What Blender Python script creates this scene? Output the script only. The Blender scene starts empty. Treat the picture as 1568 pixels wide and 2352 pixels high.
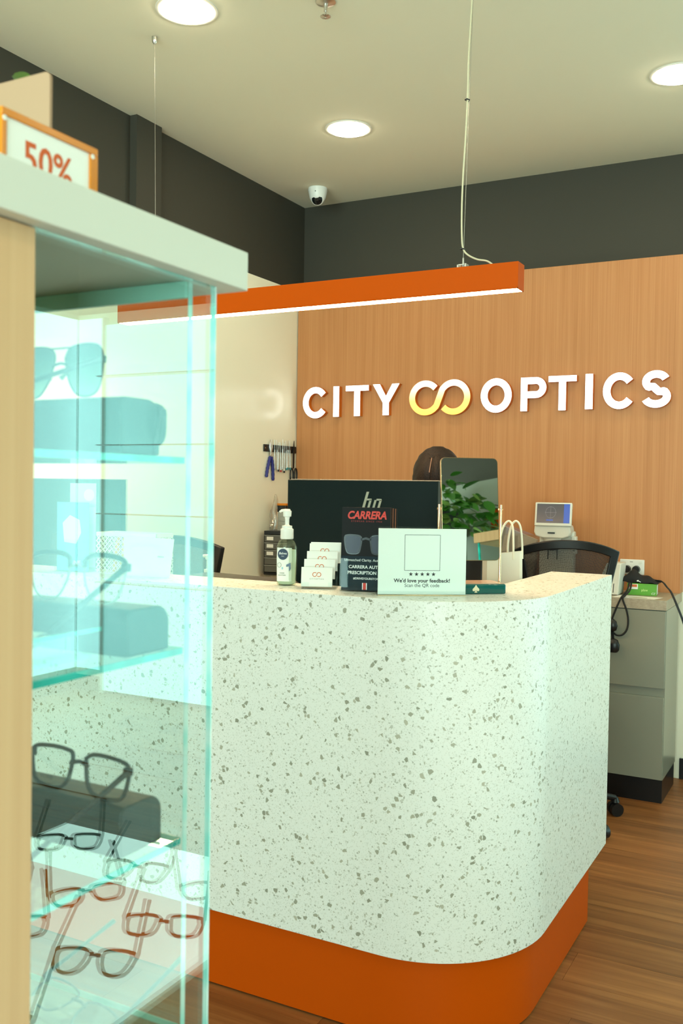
import bpy, bmesh, math, random
from mathutils import Vector, Matrix
random.seed(7)
R = math.radians
S = bpy.context.scene
COL = S.collection

# ------------------------------------------------------------------ camera, world, lights, exposure
cam = bpy.data.cameras.new('camera'); camo = bpy.data.objects.new('camera', cam); COL.objects.link(camo)
cam.sensor_fit = 'HORIZONTAL'; cam.sensor_width = 24.0; cam.lens = 24.0 * 2179.03 / 1568
YAW, PITCH, ROLL = .48819, .02601, .01532
_cy, _sy, _cp, _sp = math.cos(YAW), math.sin(YAW), math.cos(PITCH), math.sin(PITCH)
_fw = Vector((-_sy * _cp, _cy * _cp, -_sp)); _rt = Vector((_cy, _sy, 0)); _up = _rt.cross(_fw)
_c, _s = math.cos(ROLL), math.sin(ROLL)
_rt, _up = _c * _rt + _s * _up, -_s * _rt + _c * _up
M = Matrix((_rt, _up, -_fw)).transposed().to_4x4(); M.translation = Vector((2.85577, -4.86112, 1.40))
camo.matrix_world = M
cam.clip_start = .05
cam.dof.use_dof = True; cam.dof.focus_distance = 3.2; cam.dof.aperture_fstop = 9.0
S.camera = camo

w = bpy.data.worlds.new('world'); S.world = w; w.use_nodes = True
w.node_tree.nodes['Background'].inputs[0].default_value = (.72, 1.0, .86, 1)
w.node_tree.nodes['Background'].inputs[1].default_value = .55

def area(name, loc, rot, sx, sy, power, color):
    l = bpy.data.lights.new(name, 'AREA'); l.shape = 'RECTANGLE'; l.size = sx; l.size_y = sy
    l.energy = power; l.color = color
    o = bpy.data.objects.new(name, l); COL.objects.link(o); o.location = loc; o.rotation_euler = rot
    return o
# daylight entering by the glazed shopfront assumed behind the camera
area('assumed_shopfront_daylight', (3.1, -8.9, 1.45), (R(90), 0, 0), 5.4, 2.5, 450, (.72, 1.0, .92))

vs = S.view_settings
vs.view_transform = 'Standard'; vs.look = 'None'; vs.gamma = 1.0; vs.use_curve_mapping = False
vs.exposure = 0.25
cyc = S.cycles
cyc.max_bounces = 7; cyc.diffuse_bounces = 4; cyc.glossy_bounces = 4; cyc.transparent_max_bounces = 24
cyc.caustics_reflective = False; cyc.caustics_refractive = False

# ------------------------------------------------------------------ materials
def rgb(h):
    h = h.lstrip('#'); v = [int(h[i:i + 2], 16) / 255 for i in (0, 2, 4)]
    return tuple(c / 12.92 if c <= .04045 else ((c + .055) / 1.055) ** 2.4 for c in v) + (1,)
MATS = {}
def mat(name, color=None, rough=.5, metal=0, spec=.5, emit=None, strength=0, trans=0, alpha=1, coat=0, ior=1.45):
    if name in MATS: return MATS[name]
    m = bpy.data.materials.new(name); m.use_nodes = True; MATS[name] = m
    b = m.node_tree.nodes['Principled BSDF']
    c = rgb(color) if isinstance(color, str) else (color or (.8, .8, .8, 1))
    if len(c) == 3: c = tuple(c) + (1,)
    b.inputs['Base Color'].default_value = c
    b.inputs['Roughness'].default_value = rough; b.inputs['Metallic'].default_value = metal
    b.inputs['Specular IOR Level'].default_value = spec; b.inputs['IOR'].default_value = ior
    b.inputs['Transmission Weight'].default_value = trans; b.inputs['Alpha'].default_value = alpha
    b.inputs['Coat Weight'].default_value = coat
    if emit:
        b.inputs['Emission Color'].default_value = rgb(emit) if isinstance(emit, str) else tuple(emit) + (1,)
        b.inputs['Emission Strength'].default_value = strength
    return m
def nodes(m):
    nt = m.node_tree; return nt, nt.nodes, nt.links, nt.nodes['Principled BSDF']
def nd(ns, t, **k):
    n = ns.new(t)
    for a, b in k.items(): setattr(n, a, b)
    return n
def ramp(ns, stops):
    n = ns.new('ShaderNodeValToRGB'); e = n.color_ramp.elements
    while len(e) < len(stops): e.new(.5)
    for i, (p, c) in enumerate(stops):
        e[i].position = p; e[i].color = rgb(c) if isinstance(c, str) else c
    return n
def fine_noise_bump(m, scale=300, dist=.0004, strength=.2):
    nt, ns, ln, b = nodes(m)
    tc = ns.new('ShaderNodeTexCoord'); n = ns.new('ShaderNodeTexNoise'); n.inputs['Scale'].default_value = scale
    bp = ns.new('ShaderNodeBump'); bp.inputs['Strength'].default_value = strength; bp.inputs['Distance'].default_value = dist
    ln.new(tc.outputs['Object'], n.inputs['Vector']); ln.new(n.outputs['Fac'], bp.inputs['Height']); ln.new(bp.outputs[0], b.inputs['Normal'])
def wood(name, a, b_, c, axis, rough, fine=60, long_=1.2, spec=.4, objrand=0.0):
    """straight-grained timber, the grain running along axis"""
    m = mat(name, a, rough, spec=spec); nt, ns, ln, b = nodes(m)
    tc = ns.new('ShaderNodeTexCoord'); mp = ns.new('ShaderNodeMapping')
    sc = [fine] * 3; sc[axis] = long_; mp.inputs['Scale'].default_value = sc
    ln.new(tc.outputs['Object'], mp.inputs['Vector'])
    vec = mp.outputs[0]
    oi = None
    if objrand:
        oi = ns.new('ShaderNodeObjectInfo'); ad = nd(ns, 'ShaderNodeVectorMath', operation='MULTIPLY_ADD')
        cmb = ns.new('ShaderNodeCombineXYZ')
        for i in range(3): ln.new(oi.outputs['Random'], cmb.inputs[i])
        ad.inputs[1].default_value = (37, 53, 71); ln.new(cmb.outputs[0], ad.inputs[0]); ln.new(mp.outputs[0], ad.inputs[2]); vec = ad.outputs[0]
    n = ns.new('ShaderNodeTexNoise'); n.inputs['Scale'].default_value = 1; n.inputs['Detail'].default_value = 6; n.inputs['Roughness'].default_value = .6; n.inputs['Distortion'].default_value = .4
    ln.new(vec, n.inputs['Vector'])
    mp2 = ns.new('ShaderNodeMapping'); sc2 = [fine * .14] * 3; sc2[axis] = long_ * .55; mp2.inputs['Scale'].default_value = sc2
    ln.new(tc.outputs['Object'], mp2.inputs['Vector'])
    n2 = ns.new('ShaderNodeTexNoise'); n2.inputs['Scale'].default_value = 1; n2.inputs['Detail'].default_value = 3
    if objrand:
        ad2 = nd(ns, 'ShaderNodeVectorMath', operation='ADD'); ln.new(mp2.outputs[0], ad2.inputs[0]); ln.new(cmb.outputs[0], ad2.inputs[1])
        sc_ = nd(ns, 'ShaderNodeVectorMath', operation='SCALE'); sc_.inputs['Scale'].default_value = 29; ln.new(cmb.outputs[0], sc_.inputs[0]); ln.new(sc_.outputs[0], ad2.inputs[1])
        ln.new(ad2.outputs[0], n2.inputs['Vector'])
    else: ln.new(mp2.outputs[0], n2.inputs['Vector'])
    mx = nd(ns, 'ShaderNodeMath', operation='MULTIPLY_ADD'); mx.inputs[1].default_value = .55
    hf = nd(ns, 'ShaderNodeMath', operation='MULTIPLY'); hf.inputs[1].default_value = .45
    ln.new(n2.outputs['Fac'], hf.inputs[0]); ln.new(n.outputs['Fac'], mx.inputs[0]); ln.new(hf.outputs[0], mx.inputs[2])
    rp = ramp(ns, [(.32, c), (.5, a), (.68, b_)]); ln.new(mx.outputs[0], rp.inputs[0])
    out = rp.outputs[0]
    if objrand:
        hs = ns.new('ShaderNodeHueSaturation'); mr = ns.new('ShaderNodeMapRange'); mr.inputs[3].default_value = 1 - objrand; mr.inputs[4].default_value = 1 + objrand
        ln.new(oi.outputs['Random'], mr.inputs[0]); ln.new(mr.outputs[0], hs.inputs['Value']); ln.new(out, hs.inputs['Color']); out = hs.outputs[0]
    ln.new(out, b.inputs['Base Color'])
    bp = ns.new('ShaderNodeBump'); bp.inputs['Strength'].default_value = .15; bp.inputs['Distance'].default_value = .0006
    ln.new(n.outputs['Fac'], bp.inputs['Height']); ln.new(bp.outputs[0], b.inputs['Normal'])
    return m
def terrazzo():
    m = mat('terrazzo', (.80, .82, .78), .35); nt, ns, ln, b = nodes(m)
    tc = ns.new('ShaderNodeTexCoord')
    v2 = ns.new('ShaderNodeTexVoronoi'); v2.inputs['Scale'].default_value = 130; ln.new(tc.outputs['Object'], v2.inputs['Vector'])
    dis = nd(ns, 'ShaderNodeVectorMath', operation='MULTIPLY_ADD'); dis.inputs[1].default_value = (.0012,) * 3
    ln.new(v2.outputs['Color'], dis.inputs[0]); ln.new(tc.outputs['Object'], dis.inputs[2])
    prev = None
    base = nd(ns, 'ShaderNodeRGB'); base.outputs[0].default_value = (.80, .82, .78, 1); prev = base.outputs[0]
    def layer(scale, keep, edge, dark, lite, prev, amount=1.0):
        v = ns.new('ShaderNodeTexVoronoi'); v.inputs['Scale'].default_value = scale; ln.new(dis.outputs[0], v.inputs['Vector'])
        de = nd(ns, 'ShaderNodeTexVoronoi', feature='DISTANCE_TO_EDGE'); de.inputs['Scale'].default_value = scale; ln.new(dis.outputs[0], de.inputs['Vector'])
        sp = ns.new('ShaderNodeSeparateColor'); ln.new(v.outputs['Color'], sp.inputs[0])
        kp = nd(ns, 'ShaderNodeMath', operation='GREATER_THAN'); kp.inputs[1].default_value = keep; ln.new(sp.outputs[0], kp.inputs[0])
        eg = nd(ns, 'ShaderNodeMath', operation='GREATER_THAN'); eg.inputs[1].default_value = edge; ln.new(de.outputs['Distance'], eg.inputs[0])
        mm = nd(ns, 'ShaderNodeMath', operation='MULTIPLY'); ln.new(kp.outputs[0], mm.inputs[0]); ln.new(eg.outputs[0], mm.inputs[1])
        m3 = nd(ns, 'ShaderNodeMath', operation='MULTIPLY'); m3.inputs[1].default_value = amount; ln.new(mm.outputs[0], m3.inputs[0])
        cr = ramp(ns, [(0, dark), (1, lite)]); ln.new(sp.outputs[1], cr.inputs[0])
        mx = nd(ns, 'ShaderNodeMix', data_type='RGBA'); ln.new(m3.outputs[0], mx.inputs[0]); ln.new(prev, mx.inputs[6]); ln.new(cr.outputs[0], mx.inputs[7])
        return mx.outputs[2]
    prev = layer(430, .82, .05, (.40, .42, .36, 1), (.62, .63, .57, 1), prev, .5)
    prev = layer(215, .925, .06, (.32, .33, .27, 1), (.56, .57, .50, 1), prev, .85)
    prev = layer(98, .945, .07, (.27, .28, .22, 1), (.48, .47, .38, 1), prev, 1.0)
    ln.new(prev, b.inputs['Base Color'])
    return m
TERRAZZO = terrazzo()
PANEL_WOOD = wood('panel_oak_laminate', '#bd8050', '#c78c5b', '#b07445', 2, .5, fine=230, long_=1.6)
POST_WOOD = wood('case_oak', '#cba57a', '#d4b186', '#bf976b', 2, .5, fine=60, long_=.8)
FLOOR_WOOD = wood('floor_vinyl_oak', '#8f5a30', '#ac7341', '#63391b', 0, .42, fine=34, long_=1.5, objrand=.13)
SLAB = wood('floor_vinyl_oak_far', '#8f5a30', '#ac7341', '#63391b', 0, .42, fine=34, long_=1.5)
CEIL = mat('ceiling_paint', (.76, .745, .60), .9); fine_noise_bump(CEIL, 250)
DARKWALL = mat('charcoal_wall_paint', (.042, .038, .027), .7); fine_noise_bump(DARKWALL, 220)
CREAM = mat('cream_laminate', (.93, .89, .72), .22); fine_noise_bump(CREAM, 60, .0002, .1)
GREYWALL = mat('grey_wall_paint', (.26, .28, .24), .8); fine_noise_bump(GREYWALL, 220)
BLACKKICK = mat('black_kickboard', (.006, .006, .007), .3)
ORANGE = mat('orange_paint', (.53, .074, .0004), .5, spec=.10)
ORANGE2 = mat('orange_letter_return', (.62, .15, .004), .35)
WHITEFACE = mat('letter_face_light', (.9, .9, .88), .4, emit=(1, .98, .95), strength=2.2)
STRIP = mat('pendant_diffuser_light', (.9, .85, .7), .4, emit=(1, .64, .33), strength=60)
DLIGHT = mat('downlight_diffuser', (.9, .9, .85), .4, emit=(1, .87, .61), strength=60)
WHITE = mat('white_plastic', (.80, .80, .76), .35)
OFFWHITE = mat('offwhite_paint', (.74, .74, .68), .4)
CABSHADED = mat('cabinet_white_shaded', (.25, .25, .20), .28)  # white cabinets; the shade on their fronts is put into this darker colour
STONETOP = wood('grey_stone_laminate', '#a69a88', '#b3a896', '#978b79', 0, .4, fine=160, long_=90)
BLACK = mat('black_plastic', (.008, .008, .009), .35)
BLACKSOFT = mat('black_fabric', (.012, .012, .013), .8)
BLACKGLOSS = mat('black_gloss', (.004, .006, .007), .12)
STEEL = mat('brushed_steel', (.62, .60, .56), .3, metal=1)
GOLD = mat('rose_gold', (.90, .58, .34), .18, metal=1)
MINT = mat('mint_white_lacquer', (.60, .62, .55), .45)
PAPER = mat('white_paper', (.84, .84, .80), .6)
INK = mat('black_ink', (.012, .014, .014), .5)
GREYINK = mat('grey_ink', (.20, .20, .19), .6)
ORANGEINK = mat('orange_ink', (.58, .13, .02), .5)
WHITEINK = mat('white_ink', (.82, .84, .84), .5)
REDINK = mat('red_ink', (.62, .03, .015), .45)
BLUEHANDLE = mat('blue_handle', (.025, .03, .20), .4)
REDHANDLE = mat('red_handle', (.45, .03, .02), .4)
GREENBOX = mat('green_card', (.10, .36, .015), .45)
LEAF = mat('glossy_leaf', (.035, .16, .012), .35); LEAF2 = mat('variegated_leaf', (.16, .28, .06), .35)
SKIN = mat('skin', (.55, .32, .22), .55)
CLOTH = mat('dark_clothing', (.03, .032, .04), .85)
def hair_mat():
    m = mat('dark_brown_hair', (.010, .006, .004), .55, spec=.25); nt, ns, ln, b = nodes(m)
    tc = ns.new('ShaderNodeTexCoord'); mp = ns.new('ShaderNodeMapping'); mp.inputs['Scale'].default_value = (260, 260, 8)
    n = ns.new('ShaderNodeTexNoise'); n.inputs['Scale'].default_value = 1
    ln.new(tc.outputs['Object'], mp.inputs[0]); ln.new(mp.outputs[0], n.inputs[0])
    r = ramp(ns, [(.35, (.005, .003, .002, 1)), (.7, (.020, .010, .006, 1))]); ln.new(n.outputs[0], r.inputs[0]); ln.new(r.outputs[0], b.inputs['Base Color'])
    bp = ns.new('ShaderNodeBump'); bp.inputs['Strength'].default_value = .5; bp.inputs['Distance'].default_value = .002; ln.new(n.outputs[0], bp.inputs['Height']); ln.new(bp.outputs[0], b.inputs['Normal'])
    return m
HAIR = hair_mat()
def glass(name, tint, refl, boost, base=.02):
    """clear sheet: straight-through transmission plus a fresnel mirror"""
    m = bpy.data.materials.new(name); m.use_nodes = True; MATS[name] = m
    nt = m.node_tree; ns, ln = nt.nodes, nt.links; ns.remove(ns['Principled BSDF']); out = ns['Material Output']
    tr = ns.new('ShaderNodeBsdfTransparent'); tr.inputs[0].default_value = tint + (1,)
    gl = ns.new('ShaderNodeBsdfGlossy'); gl.inputs['Color'].default_value = refl + (1,); gl.inputs['Roughness'].default_value = 0.0
    fr = ns.new('ShaderNodeFresnel'); fr.inputs['IOR'].default_value = 1.5
    ge = ns.new('ShaderNodeNewGeometry'); io = ns.new('ShaderNodeMapRange'); io.inputs[3].default_value = 1.5; io.inputs[4].default_value = 1 / 1.5
    ln.new(ge.outputs['Backfacing'], io.inputs[0]); ln.new(io.outputs[0], fr.inputs['IOR'])
    mm = nd(ns, 'ShaderNodeMath', operation='MULTIPLY_ADD', use_clamp=True); mm.inputs[1].default_value = boost; mm.inputs[2].default_value = base
    mx = ns.new('ShaderNodeMixShader')
    ln.new(fr.outputs[0], mm.inputs[0]); ln.new(mm.outputs[0], mx.inputs[0]); ln.new(tr.outputs[0], mx.inputs[1]); ln.new(gl.outputs[0], mx.inputs[2]); ln.new(mx.outputs[0], out.inputs[0])
    return m
PANE = glass('float_glass', (.95, .99, .98), (.72, 1, .98), 1.25)
SHELFGLASS = glass('shelf_glass', (.88, .99, .97), (.7, 1, .97), .8)
ACRYLIC = glass('clear_acrylic', (.97, .985, .985), (.9, 1, 1), .28, 0)
LENS = glass('demo_lens', (.97, .985, .98), (.9, 1, 1), .8)
POLY = glass('thin_polythene', (.90, .91, .90), (1, 1, 1), 2.0)
def edge_glass(name, c1, c2):
    m = mat(name, c1, .15, spec=.6); nt, ns, ln, b = nodes(m)
    tc = ns.new('ShaderNodeTexCoord'); n = ns.new('ShaderNodeTexNoise'); n.inputs['Scale'].default_value = 26; n.inputs['Detail'].default_value = 1
    ln.new(tc.outputs['Object'], n.inputs[0]); r = ramp(ns, [(.35, c1), (.65, c2)]); ln.new(n.outputs[0], r.inputs[0]); ln.new(r.outputs[0], b.inputs['Base Color'])
    return m
GEDGE = edge_glass('green_glass_edge', (0, .36, .32, 1), (.02, .72, .64, 1))
GEDGE2 = edge_glass('pale_glass_edge', (.30, .85, .80, 1), (.80, 1.0, .97, 1))
def tinted(name, top, bottom, z0, z1):
    m = glass(name, top, (.7, .95, 1), .9); nt = m.node_tree; ns, ln = nt.nodes, nt.links
    tr = [n for n in ns if n.type == 'BSDF_TRANSPARENT'][0]
    tc = ns.new('ShaderNodeTexCoord'); sx = ns.new('ShaderNodeSeparateXYZ'); mr = ns.new('ShaderNodeMapRange'); mr.inputs[1].default_value = z0; mr.inputs[2].default_value = z1
    mx = nd(ns, 'ShaderNodeMix', data_type='RGBA'); mx.inputs[6].default_value = bottom + (1,); mx.inputs[7].default_value = top + (1,)
    ln.new(tc.outputs['Object'], sx.inputs[0]); ln.new(sx.outputs[2], mr.inputs[0]); ln.new(mr.outputs[0], mx.inputs[0]); ln.new(mx.outputs[2], tr.inputs[0])
    return m
SUNLENS = tinted('graduated_sun_lens', (.05, .09, .11), (.45, .62, .66), -.025, .025)
LIQUID = glass('sanitiser_gel_bottle', (.86, .92, .84), (.9, 1, .95), 1.0)
def netting(name):
    m = bpy.data.materials.new(name); m.use_nodes = True; nt = m.node_tree; ns, ln = nt.nodes, nt.links
    b = ns['Principled BSDF']; b.inputs['Base Color'].default_value = (.010, .010, .011, 1); b.inputs['Roughness'].default_value = .6
    tc = ns.new('ShaderNodeTexCoord'); mp = ns.new('ShaderNodeMapping'); mp.inputs['Rotation'].default_value = (0, R(45), 0)
    ch = ns.new('ShaderNodeTexChecker'); ch.inputs['Scale'].default_value = 360
    tr = ns.new('ShaderNodeBsdfTransparent'); mx = ns.new('ShaderNodeMixShader'); mu = nd(ns, 'ShaderNodeMath', operation='MULTIPLY'); mu.inputs[1].default_value = .36
    ln.new(tc.outputs['Object'], mp.inputs[0]); ln.new(mp.outputs[0], ch.inputs[0]); ln.new(ch.outputs[1], mu.inputs[0]); ln.new(mu.outputs[0], mx.inputs[0])
    ln.new(b.outputs[0], mx.inputs[1]); ln.new(tr.outputs[0], mx.inputs[2]); ln.new(mx.outputs[0], ns['Material Output'].inputs[0])
    return m
NET = netting('chair_netting')

# ------------------------------------------------------------------ mesh helpers
class MB:
    def __init__(s): s.v, s.f = [], []
    def add(s, vs_, fs):
        o = len(s.v); s.v += [tuple(p) for p in vs_]; s.f += [tuple(i + o for i in f) for f in fs]; return s
    def box(s, a, b):
        (x0, y0, z0), (x1, y1, z1) = a, b
        return s.add([(x0, y0, z0), (x1, y0, z0), (x1, y1, z0), (x0, y1, z0), (x0, y0, z1), (x1, y0, z1), (x1, y1, z1), (x0, y1, z1)],
                     [(0, 3, 2, 1), (4, 5, 6, 7), (0, 1, 5, 4), (1, 2, 6, 5), (2, 3, 7, 6), (3, 0, 4, 7)])
    def obox(s, p0, p1, w_, h, up=(0, 0, 1)):
        p0, p1 = Vector(p0), Vector(p1); d = (p1 - p0).normalized(); u = Vector(up)
        if abs(d.dot(u)) > .98: u = Vector((0, 1, 0))
        a = d.cross(u).normalized() * w_ / 2; c = a.cross(d).normalized() * h / 2
        q = [p0 - a - c, p0 + a - c, p0 + a + c, p0 - a + c, p1 - a - c, p1 + a - c, p1 + a + c, p1 - a + c]
        return s.add(q, [(0, 1, 2, 3), (7, 6, 5, 4), (0, 4, 5, 1), (1, 5, 6, 2), (2, 6, 7, 3), (3, 7, 4, 0)])
    def ring(s, c, ax, r, n, e=None):
        pass
    def cyl(s, p0, p1, r0, r1=None, n=16):
        return s.tube([p0, p1], [r0, r0 if r1 is None else r1], n)
    def tube(s, pts, r, n=8, closed=False, flat=None):
        pts = [Vector(p) for p in pts]; k = len(pts); rs = r if isinstance(r, (list, tuple)) else [r] * k
        o = len(s.v); nrm = None
        for i, p in enumerate(pts):
            if closed: t = pts[(i + 1) % k] - pts[i - 1]
            else: t = pts[min(i + 1, k - 1)] - pts[max(i - 1, 0)]
            t = t.normalized() if t.length > 1e-9 else Vector((0, 0, 1))
            if nrm is None:
                nrm = Vector((0, 0, 1)) if abs(t.z) < .9 else Vector((1, 0, 0))
            nrm = (nrm - t * nrm.dot(t)); nrm = nrm.normalized() if nrm.length > 1e-6 else t.orthogonal().normalized()
            b = t.cross(nrm)
            fl = flat or 1
            for j in range(n):
                a = 2 * math.pi * j / n
                s.v.append(tuple(p + (nrm * math.cos(a) + b * math.sin(a) * fl) * rs[i]))
        m = k if closed else k - 1
        for i in range(m):
            for j in range(n):
                a = o + i * n + j; b_ = o + i * n + (j + 1) % n; c = o + ((i + 1) % k) * n + (j + 1) % n; d = o + ((i + 1) % k) * n + j
                s.f.append((a, b_, c, d))
        if not closed:
            s.f.append(tuple(o + j for j in reversed(range(n)))); s.f.append(tuple(o + (k - 1) * n + j for j in range(n)))
        return s
    def lathe(s, prof, c=(0, 0, 0), n=24, sx=1, sy=1):
        o = len(s.v)
        for r, z in prof:
            for j in range(n):
                a = 2 * math.pi * j / n; s.v.append((c[0] + r * sx * math.cos(a), c[1] + r * sy * math.sin(a), c[2] + z))
        for i in range(len(prof) - 1):
            for j in range(n):
                s.f.append((o + i * n + j, o + i * n + (j + 1) % n, o + (i + 1) * n + (j + 1) % n, o + (i + 1) * n + j))
        s.f.append(tuple(o + j for j in reversed(range(n)))); s.f.append(tuple(o + (len(prof) - 1) * n + j for j in range(n)))
        return s
    def prism(s, pts, y0, y1):
        """outline in x,z (counter-clockwise seen from -y) pushed from y0 to y1"""
        n = len(pts); return s.add([(x, y0, z) for x, z in pts] + [(x, y1, z) for x, z in pts],
            [tuple(range(n)), tuple(reversed(range(n, 2 * n)))] + [(i, n + i, n + (i + 1) % n, (i + 1) % n) for i in range(n)])
    def zprism(s, pts, z0, z1):
        n = len(pts); return s.add([(x, y, z0) for x, y in pts] + [(x, y, z1) for x, y in pts],
            [tuple(reversed(range(n))), tuple(range(n, 2 * n))] + [(i, (i + 1) % n, n + (i + 1) % n, n + i) for i in range(n)])
    def stroke(s, pts, wd, y0, y1, closed=False):
        """flat ribbon of width wd along pts (x,z), pushed from y0 to y1, butt ends"""
        k = len(pts); L, Rr = [], []
        for i in range(k):
            if closed: a, b = pts[i - 1], pts[(i + 1) % k]
            else: a, b = pts[max(i - 1, 0)], pts[min(i + 1, k - 1)]
            tx, tz = b[0] - a[0], b[1] - a[1]; l = math.hypot(tx, tz) or 1; nx, nz = -tz / l, tx / l
            L.append((pts[i][0] + nx * wd / 2, pts[i][1] + nz * wd / 2)); Rr.append((pts[i][0] - nx * wd / 2, pts[i][1] - nz * wd / 2))
        o = len(s.v)
        for y in (y0, y1):
            s.v += [(x, y, z) for x, z in L]; s.v += [(x, y, z) for x, z in Rr]
        m = k if closed else k - 1
        for i in range(m):
            j = (i + 1) % k; l0, l1, r0, r1 = o + i, o + j, o + k + i, o + k + j; q = 2 * k
            s.f += [(r0, r1, l1, l0), (l0 + q, l1 + q, r1 + q, r0 + q), (l0, l1, l1 + q, l0 + q), (r1, r0, r0 + q, r1 + q)]
        if not closed:
            q = 2 * k; s.f += [(o, o + q, o + k + q, o + k), (o + k - 1, o + 2 * k - 1, o + 2 * k - 1 + q, o + k - 1 + q)]
        return s
    def mesh(s, name):
        me = bpy.data.meshes.new(name); me.from_pydata(s.v, [], s.f); me.update(); return me
    def build(s, name, m, parent=None, smooth=None, bevel=0, loc=None, rot=None, seg=2):
        me = s.mesh(name)
        bm = bmesh.new(); bm.from_mesh(me); bmesh.ops.recalc_face_normals(bm, faces=bm.faces); bm.to_mesh(me); bm.free()
        me.materials.append(m)
        o = bpy.data.objects.new(name, me); COL.objects.link(o)
        if parent: o.parent = parent
        if loc: o.location = loc
        if rot: o.rotation_euler = rot
        if bevel:
            b = o.modifiers.new('bevel', 'BEVEL'); b.width = bevel; b.segments = seg; b.limit_method = 'ANGLE'; b.angle_limit = R(40)
            if smooth is None: smooth = 40
        if smooth:
            for p in me.polygons: p.use_smooth = True
            me.set_sharp_from_angle(angle=R(smooth))
        return o
def box(name, a, b, m, parent=None, bevel=0, **k): return MB().box(a, b).build(name, m, parent, bevel=bevel, **k)
def thing(name, label, cat, loc=(0, 0, 0), rz=0, group=None):
    o = bpy.data.objects.new(name, None); COL.objects.link(o); o.location = loc; o.rotation_euler = (0, 0, rz); o.empty_display_size = .05
    o['label'] = label; o['category'] = cat
    if group: o['group'] = group
    return o
def tag(o, label, cat, group=None):
    o['label'] = label; o['category'] = cat
    if group: o['group'] = group
    return o
def struct(o, label=None):
    o['kind'] = 'structure'
    if label: o['label'] = label
    return o
def text(body, size, m, parent, x, z, y, name='printed_text', align='CENTER', bold=0.0, shear=0, sx=1, spacing=1, depth=.0003):
    cu = bpy.data.curves.new('t', 'FONT'); cu.body = body; cu.size = size; cu.align_x = align; cu.offset = bold * size; cu.shear = shear; cu.space_character = spacing
    cu.resolution_u = 3; cu.extrude = depth / 2
    o = bpy.data.objects.new('t', cu); COL.objects.link(o)
    me = bpy.data.meshes.new_from_object(o.evaluated_get(bpy.context.evaluated_depsgraph_get()))
    bpy.data.objects.remove(o); bpy.data.curves.remove(cu)
    me.transform(Matrix.Translation((x, y, z)) @ Matrix.Diagonal((sx, 1, 1, 1)) @ Matrix.Rotation(R(90), 4, 'X'))
    me.materials.clear(); me.materials.append(m); me.name = name
    n = bpy.data.objects.new(name, me); COL.objects.link(n); n.parent = parent
    return n
def arc(cx, cz, rx, rz, a0, a1, n=20):
    return [(cx + rx * math.cos(R(a0 + (a1 - a0) * i / n)), cz + rz * math.sin(R(a0 + (a1 - a0) * i / n))) for i in range(n + 1)]
def rrect(x0, x1, z0, z1, r, n=5):
    return arc(x1 - r, z0 + r, r, r, -90, 0, n) + arc(x1 - r, z1 - r, r, r, 0, 90, n) + arc(x0 + r, z1 - r, r, r, 90, 180, n) + arc(x0 + r, z0 + r, r, r, 180, 270, n)
def smooth_path(pts, n=8):
    P = [Vector(p) for p in pts]; out = []
    for i in range(len(P) - 1):
        a, b, c, d = P[max(i - 1, 0)], P[i], P[i + 1], P[min(i + 2, len(P) - 1)]
        for j in range(n):
            t = j / n; out.append(.5 * ((2 * b) + (c - a) * t + (2 * a - 5 * b + 4 * c - d) * t * t + (3 * b - a - 3 * c + d) * t ** 3))
    out.append(P[-1]); return out
def copy_tree(o, parent=None):
    c = o.copy(); COL.objects.link(c); c.parent = parent
    for ch in list(o.children): copy_tree(ch, c)
    return c

# ------------------------------------------------------------------ the room
H, XR, YF = 3.04, 6.3, -9.0
PT = 2.535                                   # top of the lower wall linings
struct(box('ceiling', (-.1, YF - .1, H), (XR + .1, .1, H + .08), CEIL), 'pale matt ceiling with round downlights')
fl = struct(box('floor', (-.1, YF - .1, -.06), (XR + .1, .1, -.004), SLAB), 'brown timber-look plank floor')
struct(box('wall_back', (-.1, 0, -.06), (XR + .1, .1, PT), CREAM), 'cream back wall')
struct(box('wall_back_upper', (-.1, -.002, PT), (XR + .1, .1, H), DARKWALL), 'charcoal band along the top of the back wall')
struct(box('wall_left', (-.1, YF, -.06), (0, 0, H), DARKWALL), 'charcoal left wall')
struct(box('wall_left_lining', (0, -3.6, 0), (.012, 0, PT), CREAM), 'cream glossy lining on the lower left wall')
struct(box('wall_left_pier', (-.02, -1.545, PT + .001), (.038, -1.372, H), DARKWALL), 'shallow charcoal pier on the left wall')
struct(box('wall_right', (XR, YF, -.06), (XR + .1, 0, PT), GREYWALL), 'grey lower right wall')
struct(box('wall_right_upper', (XR - .001, YF, PT), (XR + .1, 0, H), DARKWALL), 'charcoal upper right wall')
fr = MB().box((-.1, YF - .1, -.06), (.3, YF, H)).box((5.9, YF - .1, -.06), (XR + .1, YF, H)).box((.3, YF - .1, 2.75), (5.9, YF, H))
struct(fr.build('wall_front', GREYWALL), 'shopfront wall round the assumed glazing')
wf = MB()
for x in (.3, 2.15, 4.05, 5.84): wf.box((x, YF - .08, 0), (x + .06, YF - .02, 2.75))
struct(wf.build('window_assumed_1', BLACK), 'assumed black shopfront window frame')  # unseen shopfront opening, assumed as the source of the front daylight
struct(box('wall_wood_lining', (.018, -.09, .9155), (2.165, 0, PT), PANEL_WOOD), 'oak veneer lining behind the sign')
struct(box('baseboard_back', (2.17, -.012, 0), (XR, .001, .101), BLACKKICK), 'black skirting on the back wall')
struct(box('baseboard_right', (XR - .012, YF, 0), (XR + .001, 0, .101), BLACKKICK), 'black skirting on the right wall')
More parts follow.
